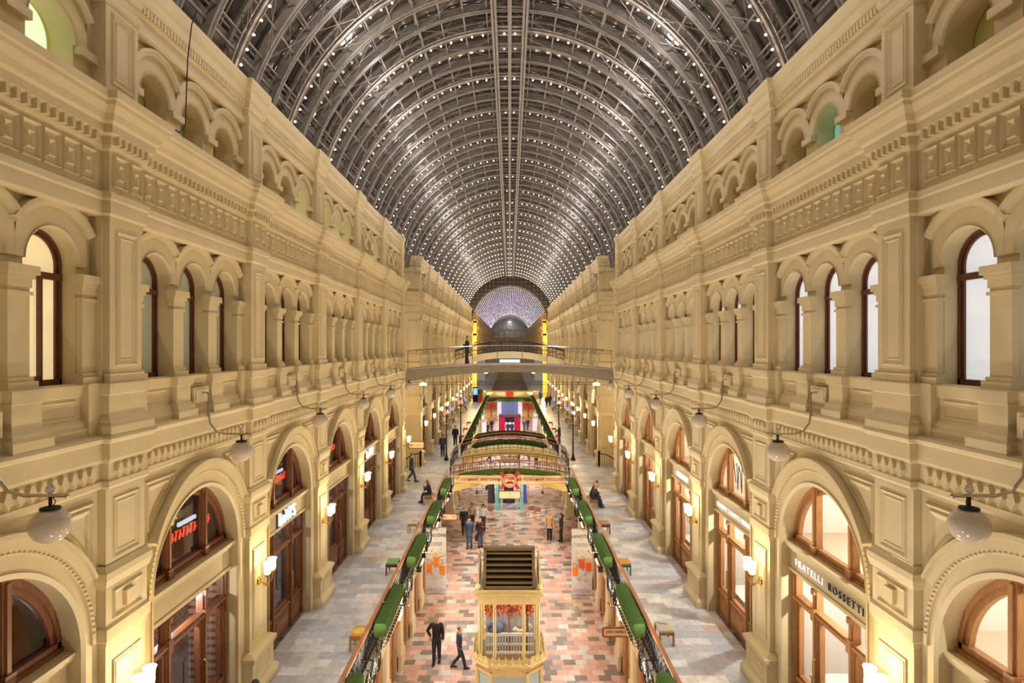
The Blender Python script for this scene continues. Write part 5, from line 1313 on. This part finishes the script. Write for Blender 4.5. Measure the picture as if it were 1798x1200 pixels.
# ------------------------------------------------------------------ people
def skin_obj(name, verts, edges, radii, m, parent, root=0, sub=1):
    me = bpy.data.meshes.new(name); me.from_pydata(verts, edges, []); o = bpy.data.objects.new(name, me); COL.objects.link(o)
    md = o.modifiers.new('Skin', 'SKIN'); md.use_smooth_shade = True
    for i, r in enumerate(radii):
        sv = me.skin_vertices[0].data[i]; sv.radius = r if isinstance(r, tuple) else (r, r); sv.use_root = (i == root)
    sm = o.modifiers.new('Sub', 'SUBSURF'); sm.levels = sub; sm.render_levels = sub
    me.materials.append(m); o.parent = parent; return o
SKIN = solid('skin', (226, 176, 146), .5)
def person(label, x, y, z, rz, H=1.75, top=(30, 30, 36), legs_=(36, 38, 48), hair=(60, 44, 32), shoe=(30, 26, 24), coat=0, stride=0, arms=('down', 'down'), sit=False, long=False, bald=False, bag=None, lean=0, skirt=False, face=True):
    k = H/1.75; R = empty('person', (x, y, z), rz, label=label, cat='person')
    V3 = lambda a, b_, c: (a*k, b_*k, c*k)
    hz = .50 if sit else .93
    up = lambda a, b_, c: (a*k, (b_ + lean*(c-.93))*k, (c - (.93-hz))*k)
    S = [up(-.185, 0, 1.42), up(.185, 0, 1.42)]
    # arms: elbow, wrist, hand tip
    A = []
    for i, sx in enumerate((-1, 1)):
        m = arms[i]; sw = .12*stride*(1 if i == 0 else -1)
        e, w_, h = {'down': ((.235, -.02+sw, 1.14), (.245, .06+sw*1.8, .90), (.24, .09+sw*2, .80)), 'hip': ((.36, -.08, 1.16), (.2, .08, 1.0), (.14, .13, .96)),
                    'phone': ((.23, .03, 1.15), (.13, .25, 1.24), (.08, .30, 1.31)), 'pocket': ((.26, -.06, 1.15), (.22, .06, .94), (.20, .09, .86)), 'knees': ((.22, .14, 1.2), (.12, .36, 1.08), (.06, .44, 1.05)),
                    'chin': ((.2, .2, 1.18), (.1, .22, 1.42), (.05, .2, 1.5))}[m]
        A.append([up(sx*p[0], p[1], p[2]) for p in (e, w_, h)])
    # legs: hip, knee, ankle, toe
    Lg = []
    for i, sx in enumerate((-1, 1)):
        st = stride*(1 if i else -1)
        if sit: Lg.append([V3(sx*.09, .0, .50), V3(sx*.11, .43, .52), V3(sx*.11, .45+.05*i, .09), V3(sx*.12, .62+.05*i, .04)])
        elif st >= 0: Lg.append([V3(sx*.09, 0, .90), V3(sx*.09, .19*st, .50), V3(sx*.09, .30*st, .085), V3(sx*.10, .30*st+.17, .035)])
        else: Lg.append([V3(sx*.09, 0, .90), V3(sx*.09, .04*-st, .49), V3(sx*.09, .36*st, .085-.07*st), V3(sx*.10, .36*st+.15, .035-.01*st)])
    hd = up(0, .03+.5*max(0, lean)*.1, 1.60); ht = up(0, .02, 1.69)
    body_v = [up(0, 0, .95), up(0, 0, 1.12), up(0, 0, 1.3), up(0, 0, 1.44), up(0, .01, 1.53), hd, ht]
    body_e = [(0, 1), (1, 2), (2, 3), (3, 4), (4, 5), (5, 6)]; body_r = [(.12*k, .09*k), (.115*k, .085*k), (.13*k, .09*k), .075*k, .05*k, (.066*k, .08*k), (.068*k, .085*k)]
    for i in (0, 1):
        n = len(body_v); body_v += [S[i]] + A[i]; body_e += [(3, n), (n, n+1), (n+1, n+2), (n+2, n+3)]; body_r += [.055*k, .04*k, .03*k, (.034*k, .016*k)]
        n = len(body_v); body_v += Lg[i]; body_e += [(0, n), (n, n+1), (n+1, n+2), (n+2, n+3)]; body_r += [.085*k, .055*k, .032*k, .026*k]
        # five fingers rooted in the palm
        wv, hv = Vector(A[i][1]), Vector(A[i][2]); d = (hv-wv).normalized(); sd = d.cross(Vector((1, 0, 0))); sd = sd.normalized() if sd.length > .1 else Vector((0, 1, 0)); cu = Vector((1 if i == 0 else -1, 0, 0))
        for f, ln in enumerate((.075, .085, .08, .06)):
            n = len(body_v); p0 = hv + sd*(.03-.02*f)*k; body_v += [tuple(p0-d*.02*k), tuple(p0+d*ln*.55*k), tuple(p0+d*ln*k+cu*.02*k)]; body_e += [(n, n+1), (n+1, n+2)]; body_r += [.009*k]*3
        n = len(body_v); p0 = wv+(hv-wv)*.5+sd*.03*k; body_v += [tuple(p0), tuple(p0+(d*.5+sd).normalized()*.05*k), tuple(p0+(d*1.1+sd).normalized()*.08*k)]; body_e += [(n, n+1), (n+1, n+2)]; body_r += [.011*k, .01*k, .008*k]
    skin_obj('body', body_v, body_e, body_r, SKIN, R)
    # trousers
    tv = [up(0, 0, 1.08), body_v[0]]; te = [(0, 1)]; tr = [(.15*k, .12*k), (.165*k, .13*k)]
    for i in (0, 1):
        n = len(tv); an = Vector(Lg[i][2])-Vector((0, 0, .03*k)); tv += Lg[i][:2] + [tuple(an)]; te += [(1, n), (n, n+1), (n+1, n+2)]; tr += [(.115*k), .085*k, .072*k]
    skin_obj('trousers', tv, te, tr, C_('cloth_%d_%d_%d' % legs_, legs_), R, 1)
    # jacket, shirt or coat
    jv = [up(0, 0, .90), up(0, 0, 1.12), up(0, 0, 1.3), up(0, 0, 1.43), up(0, .005, 1.49)]; je = [(0, 1), (1, 2), (2, 3), (3, 4)]; jr = [(.19*k, .145*k), (.185*k, .14*k), (.205*k, .145*k), (.12*k, .105*k), (.066*k, .066*k)]
    for i in (0, 1):
        n = len(jv); jv += [S[i]] + A[i][:2]; je += [(3, n), (n, n+1), (n+1, n+2)]; jr += [.088*k, .07*k, .055*k]
    if coat and not sit:
        n = len(jv); jv += [V3(0, 0, .76)]; je += [(0, n)]; jr += [(.205*k, .17*k)]
        if coat > 1: jv += [V3(0, 0, .52)]; je += [(n, n+1)]; jr += [(.225*k, .19*k)]
    skin_obj('jacket', jv, je, jr, C_('cloth_%d_%d_%d' % top, top), R, 0)
    # shoes
    for i in (0, 1):
        an, to = Vector(Lg[i][2]), Vector(Lg[i][3]); b = MB(); d = to-an; d.z = 0; d = d.normalized() if d.length > .01 else Vector((0, 1, 0)); rows = []
        base = min(an.z-.085*k, to.z-.035*k)
        for t, w_, h in ((-.08, .036, .08), (-.045, .052, .12), (.03, .054, .12), (.10, .058, .085), (.17, .054, .065), (.22, .024, .035)):
            c = an + d*t*k; sdv = Vector((-d.y, d.x, 0)); rows.append([c*1 + sdv*w_*k*math.cos(a) + Vector((0, 0, base-an.z+h*k*(.5+.5*math.sin(a)))) for a in [2*PI*q/10 for q in range(10)]])
        b.grid(rows, True); b.face(*rows[0]); b.face(*rows[-1]); b.obj('shoe', C_('shoe_%d_%d_%d' % shoe, shoe), R, True)
    # face and hair
    hc = (Vector(hd)+Vector(ht))/2
    b = MB()
    if face:
        b.ball(hc+Vector((0, .088*k, -.012*k)), .016*k, 8, 6, 1.5)
        for sx in (-1, 1): b.ball(hc+Vector((sx*.074*k, .0, -.01*k)), .02*k, 8, 6, 1.5)
        b.mi = 1
        for sx in (-1, 1): b.ball(hc+Vector((sx*.03*k, .076*k, .012*k)), .010*k, 6, 4)
        b.mi = 2; b.box(hc.x-.022*k, hc.x+.022*k, hc.y+.078*k, hc.y+.088*k, hc.z-.05*k, hc.z-.042*k)
        b.obj('face', [SKIN, solid('eye', (30, 24, 20)), solid('lips', (176, 96, 84))], R, True)
    b = MB(); rows = []
    if bald:
        for th in (.9, 1.05, 1.25): rows.append([hc+Vector((.082*k*math.sin(th+.3)*math.cos(a)*1.0, -.01*k+.09*k*math.sin(th+.3)*math.sin(a), .09*k*math.cos(th+.5))) for a in [PI*1.05+PI*.9*q/10 for q in range(11)]])
        b.grid(rows)
    else:
        for j in range(9):
            th = .05+j*.2
            rows.append([hc+Vector((.088*k*math.sin(th)*math.cos(a), -.012*k+.1*k*math.sin(th)*math.sin(a)*(1 if math.sin(a) < 0 else max(.2, 1-.12*j)), .02*k+.105*k*math.cos(th))) for a in [2*PI*q/14 for q in range(14)]])
        b.grid(rows, True); b.face(*rows[0])
        if long:
            b.tube([hc+Vector((0, -.06*k, .03*k)), hc+Vector((0, -.09*k, -.1*k)), hc+Vector((0, -.09*k, -.25*k)), hc+Vector((0, -.08*k, -.36*k))], [.08*k, .085*k, .075*k, .03*k], 10)
    b.obj('hair', C_('hair_%d_%d_%d' % hair, hair), R, True)
    if bag:
        sx = bag[0]; b = MB(); hx, hy, hzv = A[0 if sx < 0 else 1][2]
        if bag[1] == 'hand':
            b.box(hx-.06, hx+.06, hy-.17, hy+.17, hzv-.42, hzv-.14); b.tube([(hx, hy-.1, hzv-.15), (hx, hy-.05, hzv), (hx, hy+.05, hzv), (hx, hy+.1, hzv-.15)], .012, 5)
        elif bag[1] == 'shoulder':
            b.box(sx*.24*k, sx*.36*k, -.2, .14, .82*k, 1.12*k); b.tube([(sx*.3*k, -.1, 1.12*k), (sx*.17*k, 0, 1.5*k), (sx*.3*k, .08, 1.12*k)], .014, 5)
        else:
            b.ball((0, -.2*k, 1.22*k), .16*k, 10, 8, 1.35)
        o = b.obj('hand_bag' if bag[1] != 'back' else 'backpack', C_('bag_%d_%d_%d' % bag[2], bag[2]), R)
    return R
FC, AW_ = PI, 0.0                     # towards the camera, away from it
E_, W__ = -PI/2, PI/2                 # facing right, facing left
BLK, NVY, DEN = (28, 28, 32), (40, 50, 80), (66, 84, 120)
person('bald man in a black sweater and dark jeans walking towards the camera', -2.8, 23.1, 0, FC, 1.8, BLK, (40, 44, 58), (150, 120, 100), arms=('down', 'hip'), stride=.35, bald=True)
person('boy in a navy hooded jacket striding beside the bald man', -1.9, 22.7, 0, E_+.1, 1.55, NVY, (40, 46, 66), (90, 60, 44), (70, 40, 40), stride=.85, arms=('pocket', 'pocket'))
person('grey haired man in a long black coat at the left of the strolling group', -2.95, 39.0, 0, FC+.2, 1.75, (44, 42, 46), BLK, (150, 146, 140), coat=2, stride=.2)
person('man in a blue denim jacket and jeans leading the strolling group', -2.42, 36.3, 0, FC-.1, 1.84, (76, 92, 124), (80, 100, 136), (70, 50, 40), stride=.4, coat=1)
person('man in a dark brown coat carrying a black bag beside the denim jacket', -1.78, 36.5, 0, FC+.1, 1.8, (62, 36, 32), (86, 104, 136), (50, 40, 36), coat=1, stride=.3, bag=(1, 'hand', (30, 28, 32)), arms=('phone', 'down'))
person('person in a pale patterned top at the back of the strolling group', -2.5, 39.9, 0, FC, 1.78, (206, 190, 178), (60, 56, 60), (120, 76, 50))
person('man in a white shirt turned away behind the brown coat', -1.75, 39.6, 0, AW_+.4, 1.78, (232, 230, 228), (60, 60, 66), (60, 50, 44), arms=('down', 'hip'))
person('blonde woman in a beige coat with a shoulder bag facing the shops', 2.5, 37.9, 0, FC-.2, 1.74, (206, 164, 124), BLK, (206, 170, 110), coat=1, long=True, bag=(-1, 'shoulder', (206, 160, 110)))
person('woman in a black jacket with long dark hair standing by the right piers', 3.2, 37.5, 0, W__, 1.74, (40, 38, 42), BLK, (52, 38, 34), long=True, stride=.15, arms=('pocket', 'down'))
person('dark figure walking under the ribbon footbridge', -1.55, 47.6, 0, FC, 1.72, (50, 40, 46), BLK, coat=1, stride=.3, face=False, bag=(1, 'shoulder', (40, 30, 30)))
person('man in a dark navy jacket and jeans walking out of the left cross passage', -6.2, 38.1, 3.6, E_, 1.78, (36, 42, 62), (60, 84, 116), stride=.9, arms=('pocket', 'pocket'), coat=1)
person('woman with long brown hair sitting on the left bench with one hand at her chin', -4.35, 32.95, 3.6-.03, W__, 1.7, (46, 44, 50), (40, 42, 50), (176, 122, 72), sit=True, long=True, arms=('chin', 'knees'), lean=.25)
person('man in a dark jacket hunched over on the right bench', 4.38, 32.5, 3.6-.03, E_, 1.76, (44, 44, 50), (44, 46, 56), (70, 54, 44), sit=True, arms=('knees', 'knees'), lean=.45)
person('blonde woman sitting beside the hunched man on the right bench', 4.38, 31.95, 3.6-.03, E_+.1, 1.68, (56, 50, 56), (44, 44, 52), (214, 166, 100), sit=True, long=True, arms=('knees', 'knees'), lean=.35)
person('person in a grey coat with a rucksack seen from behind on the left gallery', -5.2, 46.8, 3.6, AW_, 1.72, (58, 58, 66), (48, 48, 54), (110, 80, 60), coat=2, stride=.2, bag=(1, 'back', (60, 62, 78)), face=False)
person('person in black standing by the first left lamp post', -4.7, 52, 3.6, FC, 1.72, BLK, BLK, coat=1, long=True, face=False)
person('man in a dark grey jacket leaning by the right lamp post', 4.35, 52.9, 3.6, W__, 1.78, (70, 72, 80), (90, 92, 100), (60, 46, 40), coat=1, arms=('knees', 'pocket'), face=False)
person('person in a bright blue jacket far along the right gallery', 4.8, 94.5, 3.6, AW_, 1.72, (60, 140, 190), (50, 90, 110), face=False, coat=1)
person('person in black on the far right gallery, left of a walking pair', 5.15, 84, 3.6, AW_, 1.74, BLK, BLK, face=False, coat=1, stride=.3)
person('person in dark grey on the far right gallery, right of a walking pair', 5.7, 86, 3.6, AW_, 1.78, (48, 46, 54), BLK, face=False, coat=1, stride=.3)
person('man in a black coat looking at his phone on the glass sided bridge', -2.66, 37.6, CZ-1.12, W__, 1.82, (24, 24, 28), (30, 30, 36), (90, 70, 56), coat=1, stride=.25, arms=('phone', 'phone'))
person('dark haired person on the left gallery at the bottom edge of the view', -5.15, 12.2, 3.6, AW_, 1.75, (60, 60, 70), (50, 50, 60), (48, 40, 36))
person('dark figure striding between the two footbridges', -2.2, 63.5, 0, E_, 1.75, BLK, BLK, stride=.6, face=False)
person('person in a navy jacket walking away between the footbridges', 2.05, 64, 0, AW_, 1.74, NVY, DEN, coat=1, face=False, stride=.3)
person('person in a blue coat with a dark bag walking beside the navy jacket', 2.7, 62, 0, AW_, 1.7, (52, 76, 126), BLK, coat=1, face=False, stride=.3, bag=(-1, 'shoulder', (40, 40, 50)))
person('person in a slate blue coat behind the hanging board', .9, 62.5, 0, FC, 1.74, (70, 90, 130), (50, 60, 90), coat=2, face=False)
person('dark figure left of the red booth, farther one', -2.6, 86.5, 0, FC, 1.75, BLK, BLK, face=False, coat=1)
person('dark brown figure left of the red booth, nearer one', -3.05, 82.5, 0, AW_, 1.75, (58, 42, 36), BLK, face=False, coat=1)
person('person in grey right of the red booth, left of the two', 2.1, 86.5, 0, FC, 1.75, (86, 76, 76), (50, 50, 56), face=False, coat=1)
person('person in dark blue right of the red booth, right of the two', 2.6, 87.5, 0, FC, 1.78, (50, 54, 74), (50, 50, 60), face=False, coat=1)

# ------------------------------------------------------------------ ornate lamp posts by the crossing
GC = [('glow_pink', (250, 190, 180)), ('glow_blue', (120, 140, 230)), ('glow_rose', (220, 110, 110)), ('glow_white', (240, 236, 240))]
def lamp_post(x, y, label, s):
    e = empty('lamp_post', (x, y, 3.6), 0 if s < 0 else PI, label=label, cat='lamp post', group='scrolled iron lamp posts by the crossing')
    b = MB(); b.lathe([(.18, 0), (.18, .1), (.1, .3), (.06, .5), (.05, 2.6), (.07, 2.65), (.04, 2.7), (.035, 4.1)], (0, 0, 0), 10); b.obj('post', M['iron'], e)
    b = MB()
    for sg in (-1, 1):
        b.tube([(0, 0, 2.7), (sg*.35, 0, 2.6), (sg*.55, 0, 2.9), (sg*.42, 0, 3.2), (sg*.2, 0, 3.3)], .025, 5); spiral(b, (sg*.38, 0, 2.95), .22, 0, 1.4, sg, 'y', .018, 18)
        b.tube([(0, 0, 2.9), (0, sg*.3, 3.1), (0, sg*.4, 3.5)], .022, 5); b.tube([(0, 0, 3.2), (sg*.3, 0, 3.45), (sg*.42, 0, 3.75)], .022, 5)
    SW = b.obj('scrollwork', M['iron'], e)
    for i, (dx, dy, dz) in enumerate(((-.42, 0, 3.86), (.42, 0, 3.86), (0, -.4, 3.62), (0, .4, 3.62), (0, 0, 4.2))):
        nm, c = GC[i % 4]; b = MB(); b.ball((dx, dy, dz), .13, 12, 8); b.obj('glass_ball', solid(nm, c, .2, emit=c, es=.8), SW, True)
for x, y, lab, s in ((-4.75, 45.2, 'iron lamp post with coloured glass balls, nearer on the left gallery', -1), (-4.35, 53.5, 'iron lamp post with coloured glass balls, farther on the left gallery', -1),
                     (4.75, 45.2, 'iron lamp post with coloured glass balls, nearer on the right gallery', 1), (4.35, 53.5, 'iron lamp post with coloured glass balls, farther on the right gallery', 1)): lamp_post(x, y, lab, s)
# curved railings at the crossing corners and stair rails of the passages
for s in (-1, 1):
    for y0, y1, nm in ((37.0, 40.4, 'between the galleries and the ribbon bridge'),):
        e = empty('corner_railing', (s*3.95, 40.55, 3.6), label='wrought iron railing linking the two footbridges on the %s side' % SIDE[s], cat='railing')
        b = MB(); b.tube([(0, 0, 1), (s*.2, 1.6, 1), (s*.2, 4.4, 1), (0, 6.0, 1)], .04, 6); b.obj('handrail', M['rail_wood'], e)
        b = MB(); pts = [(0, 0), (s*.2, 1.6), (s*.2, 4.4), (0, 6.0)]
        for (xa, ya), (xb, yb) in zip(pts, pts[1:]):
            n = 8
            for i in range(n):
                q = i/n; px, py = xa+(xb-xa)*q, ya+(yb-ya)*q; b.tube([(px, py, 0), (px, py, 1)], .014, 4); spiral(b, (px, py+.1, .5), .15, 0, 1.3, 1, 'x', .012, 12)
            b.tube([(xa, ya, .1), (xb, yb, .1)], .016, 4); b.tube([(xa, ya, .86), (xb, yb, .86)], .016, 4)
        b.obj('iron_panel', M['iron'], e)
    e = empty('stair_railing', (s*6.3, 42.3, 3.6), 0 if s < 0 else PI, label='curved iron stair railing in the %s cross passage' % SIDE[s], cat='railing')
    b = MB(); pts = [(-1.9*s*s, -.2, .3), (-1.2, -.1, .55), (-.5, .0, .95), (0, .1, 1.05)]; b.tube(pts, .035, 6); b.obj('handrail', M['iron'], e)
    b = MB()
    for i in range(12): t = i/11; px = -1.9+1.9*t; zt = .3+.75*min(1, t*1.2); b.tube([(px, -.2+.3*t, 0), (px, -.2+.3*t, zt)], .014, 4)
    b.obj('baluster', M['iron'], e)

# ------------------------------------------------------------------ displays far along the ground floor
e = empty('curtained_booth', (0, 83, 0), label='photo booth with crimson curtains in the middle of the far floor', cat='booth')
crim = solid('crimson_curtain', (196, 30, 70), .7)
b = MB()
for s in (-1, 1):
    b = MB(); rows = [[(s*(.65+.75*i/16), -.5+.06*math.cos(i*1.9), z) for i in range(17)] for z in (.1, 1.2, 2.5)]; b.grid(rows); b.obj('curtain', crim, e)
b = MB(); b.box(-1.5, 1.5, -.4, 1.2, 2.5, 2.8); b.box(-1.5, 1.5, 1.1, 1.2, 0, 2.5); b.obj('canopy', solid('booth_dark', (90, 60, 70)), e)
b = MB(); b.box(-.62, .62, .3, .36, 0, 1.7); b.obj('lit_back', solid('booth_lit', (210, 220, 230), emit=(200, 215, 230), es=.7), e)
b = MB(); b.box(-1.5, 1.5, -1.4, 1.2, 0, .1); b.obj('platform', solid('platform_red', (200, 60, 50)), e)
for i, x in enumerate((-.25, .3)):
    person('seated dark figure inside the crimson booth, %s of the two' % ('left', 'right')[i], x, 82.75, .1, AW_, 1.7, (40, 48, 60), (40, 44, 54), face=False)
e = empty('white_display_arch', (0, 106, 0), label='white lit display arch on the far floor behind the crimson booth', cat='display')
b = MB(); b.box(-2.2, -1.5, 0, 1, 0, 3.6); b.box(1.5, 2.2, 0, 1, 0, 3.6); b.box(-2.2, 2.2, 0, 1, 3.6, 4.2); b.obj('frame', solid('arch_white', (236, 236, 246), emit=(220, 226, 250), es=.6), e)
b = MB(); b.lathe([(.5, -.1), (1.15, 0), (.5, .1)], (0, .5, 2.6), 20, 'z'); b.tube([(0, .5, 2.6), (0, .5, 3.6)], .03, 5); b.obj('chandelier', M['gold'], e)
b = MB(); b.box(-1.5, 1.5, .9, 1, 0, 3.6); b.obj('back_panel', solid('arch_blue', (120, 140, 190), emit=(120, 140, 200), es=.3), e)
for s in (-1, 1):
    e = empty('orange_tree', (s*3.2, 104, 0), label='orange leaved autumn tree on the far floor, %s of the white arch' % SIDE[s], cat='tree')
    b = MB(); b.lathe([(.12, 0), (.09, 1.2), (.05, 2.6)], (0, 0, 0), 8); b.obj('trunk', solid('bark', (120, 104, 90)), e)
    b = MB(); rnd = random.Random(11+s)
    for i in range(500):
        p = Vector((rnd.gauss(0, .55), rnd.gauss(0, .5), 2.6+rnd.gauss(0, .7))); a = Vector((rnd.uniform(-1, 1), rnd.uniform(-1, 1), rnd.uniform(-1, 1))).normalized()*.16; c = a.cross(Vector((.2, .4, .9))).normalized()*.1; b.face(p-a, p+c, p+a, p-c)
    b.obj('foliage', solid('leaf_orange', (226, 104, 44)), e)
for i, (x, y) in enumerate(((-4.0, 88), (-3.4, 80), (3.5, 84), (3.9, 90))):
    e = empty('display_case', (x, y, 0), label='tall white display case on the far floor, %s from the left' % ORD[i].replace('nearest', 'first'), cat='display case')
    b = MB(); b.box(-.35, .35, -.35, .35, 0, .5); b.box(-.35, .35, -.35, .35, 2.2, 2.4); b.obj('case', M['room_white'], e)
    b = MB(); b.box(-.3, .3, -.3, .3, .5, 2.2); b.obj('lit_panel', solid('case_lit', (226, 230, 240), emit=(214, 222, 240), es=.5), e)
for i, (x, y) in enumerate(((-2.2, 78.5), (2.9, 79))):
    e = empty('flower_bed', (x, y, 0), label='low box of orange flowers beside the red platform, %s one' % ('left', 'right')[i], cat='flower box')
    b = MB(); b.box(-.7, .7, -.3, .3, 0, .35); b.obj('box', M['room_white'], e)
    b = MB(); rnd = random.Random(i)
    for q in range(120): b.octa((rnd.uniform(-.65, .65), rnd.uniform(-.28, .28), .4+rnd.uniform(0, .3)), .07)
    b.obj('flowers', solid('leaf_orange', (226, 104, 44)), e)
# clothing stand under the ribbon bridge
e = empty('clothing_display', (-.02, 47.5-2.5, 0), label='turquoise framed clothing stand with dark garments under the ribbon footbridge', cat='display stand')
teal = solid('turquoise_frame', (110, 206, 196), .3, emit=(110, 206, 196), es=.25)
b = MB()
for x in (-1.0, -.85, .85, 1.0, .6, -.6): b.tube([(x, -.4, 0), (x, -.4, 2.5)], .04, 6); b.tube([(x, .5, 0), (x, .5, 2.5)], .04, 6)
for y in (-.4, .5): b.tube([(-1.0, y, 2.5), (1.0, y, 2.5)], .04, 6)
b.obj('frame', teal, e)
for nm, x, wd, c in (('garment', -.05, .42, (44, 48, 58)), ('garment', -1.35, .26, (60, 62, 70)), ('garment', -.8, .12, (40, 170, 165)), ('garment', 1.15, .16, (110, 90, 190))):
    b = MB(); rows = []
    for z, q in ((2.3, .35), (2.15, .9), (1.6, .85), (.5, 1.1)): rows.append([(x+wd*q*math.cos(a), -.1+.2*math.sin(a), z) for a in [2*PI*k/12 for k in range(12)]])
    b.grid(rows, True); b.face(*rows[0]); b.obj(nm, C_('garment_%d_%d_%d' % c, c), e, True)
b = MB(); b.tube([(-1.6, -.1, 2.36), (1.4, -.1, 2.36)], .02, 5); b.tube([(-1.6, -.1, 0), (-1.6, -.1, 2.36)], .02, 5); b.tube([(1.4, -.1, 0), (1.4, -.1, 2.36)], .02, 5); b.obj('rail', M['chrome'], e)
# chairs round it
def chair(x, y, rz, label):
    e = empty('chair', (x, y, 0), rz, label=label, cat='chair', group='pale metal chairs by the clothing stand')
    b = MB(); b.box(-.2, .2, -.2, .2, .44, .47); b.obj('seat', CHC, e)
    b = MB(); b.box(-.2, .2, -.22, -.19, .6, .92); b.tube([(-.19, -.2, .44), (-.19, -.21, .92)], .014, 5); b.tube([(.19, -.2, .44), (.19, -.21, .92)], .014, 5); b.obj('backrest', CHC, e)
    for sx in (-1, 1):
        for sy in (-1, 1): b = MB(); b.tube([(sx*.18, sy*.18, .45), (sx*.2, sy*.2, 0)], .014, 5); b.obj('leg', M['chrome'], e)
CHC = C_('chair_rose', (206, 150, 140))
for i, (x, y, rz) in enumerate(((-1.9, 42.6, .3), (-1.35, 42.4, -.2), (1.5, 42.6, .2), (2.05, 42.3, -.3))): chair(x, y, rz, 'pale pink metal chair before the clothing stand, %s from the left' % ORD[i].replace('nearest', 'first'))

# ------------------------------------------------------------------ cafe on the terrace of the hall
for i, x in enumerate((-5.2, -2.6, -.4, 2.1, 5.1)):
    e = empty('cafe_umbrella', (x, 101.5, CZ-1.5), label='orange and white cafe umbrella on the far terrace, %s from the left' % ORD[i].replace('nearest', 'first'), cat='umbrella', group='cafe umbrellas on the far terrace')
    b = MB(); n = 16
    for k in range(n):
        b.mi = k % 2; a0, a1 = 2*PI*k/n, 2*PI*(k+1)/n
        b.face((0, 0, 2.65), (1.02*math.cos(a0), 1.02*math.sin(a0), 2.15), (1.02*math.cos(a1), 1.02*math.sin(a1), 2.15))
    b.obj('canopy', [solid('umbrella_orange', (226, 110, 60)), solid('umbrella_cream', (240, 220, 180))], e)
    b = MB(); b.tube([(0, 0, 0), (0, 0, 2.65)], .03, 6); b.lathe([(.25, 0), (.25, .06), (.03, .1)], (0, 0, 0), 12); b.obj('pole', M['chrome'], e)
e = empty('terrace_railing', (0, 100.5, CZ-1.5), label='dark railing along the front of the far terrace', cat='railing')
b = MB(); b.tube([(-6.8, 0, 1), (6.8, 0, 1)], .04, 5)
for i in range(48): b.tube([(-6.8+.289*i, 0, 0), (-6.8+.289*i, 0, 1)], .02, 4)
b.obj('bars', M['iron'], e)
e = empty('lit_sign', (0, 100.35, CZ-2.3), label='pale blue lit sign below the far terrace', cat='sign')
b = MB(); b.box(-1.7, 1.7, -.05, .05, -.25, .25); b.obj('panel', solid('sign_glow', (190, 220, 240), emit=(180, 215, 245), es=1.0), e)
b = MB()
for sx in (-1, 1): b.tube([(sx*1.4, 0, .2), (sx*1.4, 0, .45)], .02, 5)
b.obj('hanger', M['iron'], e)
e = empty('poster_stand', (-5.35, 94, 3.6), label='dark stand with a bright blue screen on the far left gallery', cat='stand')
b = MB(); b.box(-.4, .4, -.2, .2, 0, 2.3); b.obj('cabinet', M['black'], e); b = MB(); b.box(-.32, .32, -.23, -.2, 1.1, 2.1); b.obj('screen', solid('screen_blue', (120, 190, 250), emit=(110, 185, 250), es=1.2), e)
e = empty('red_planter', (-4.55, 93, 3.6), label='tall red planter with green leaves on the far left gallery', cat='planter')
b = MB(); b.box(-.35, .35, -.35, .35, 0, 1.3); b.obj('pot', C_('planter_red', (206, 72, 44)), e); b = MB(); b.ball((0, 0, 1.6), .45, 10, 8); b.obj('foliage', M['hedge'], e)
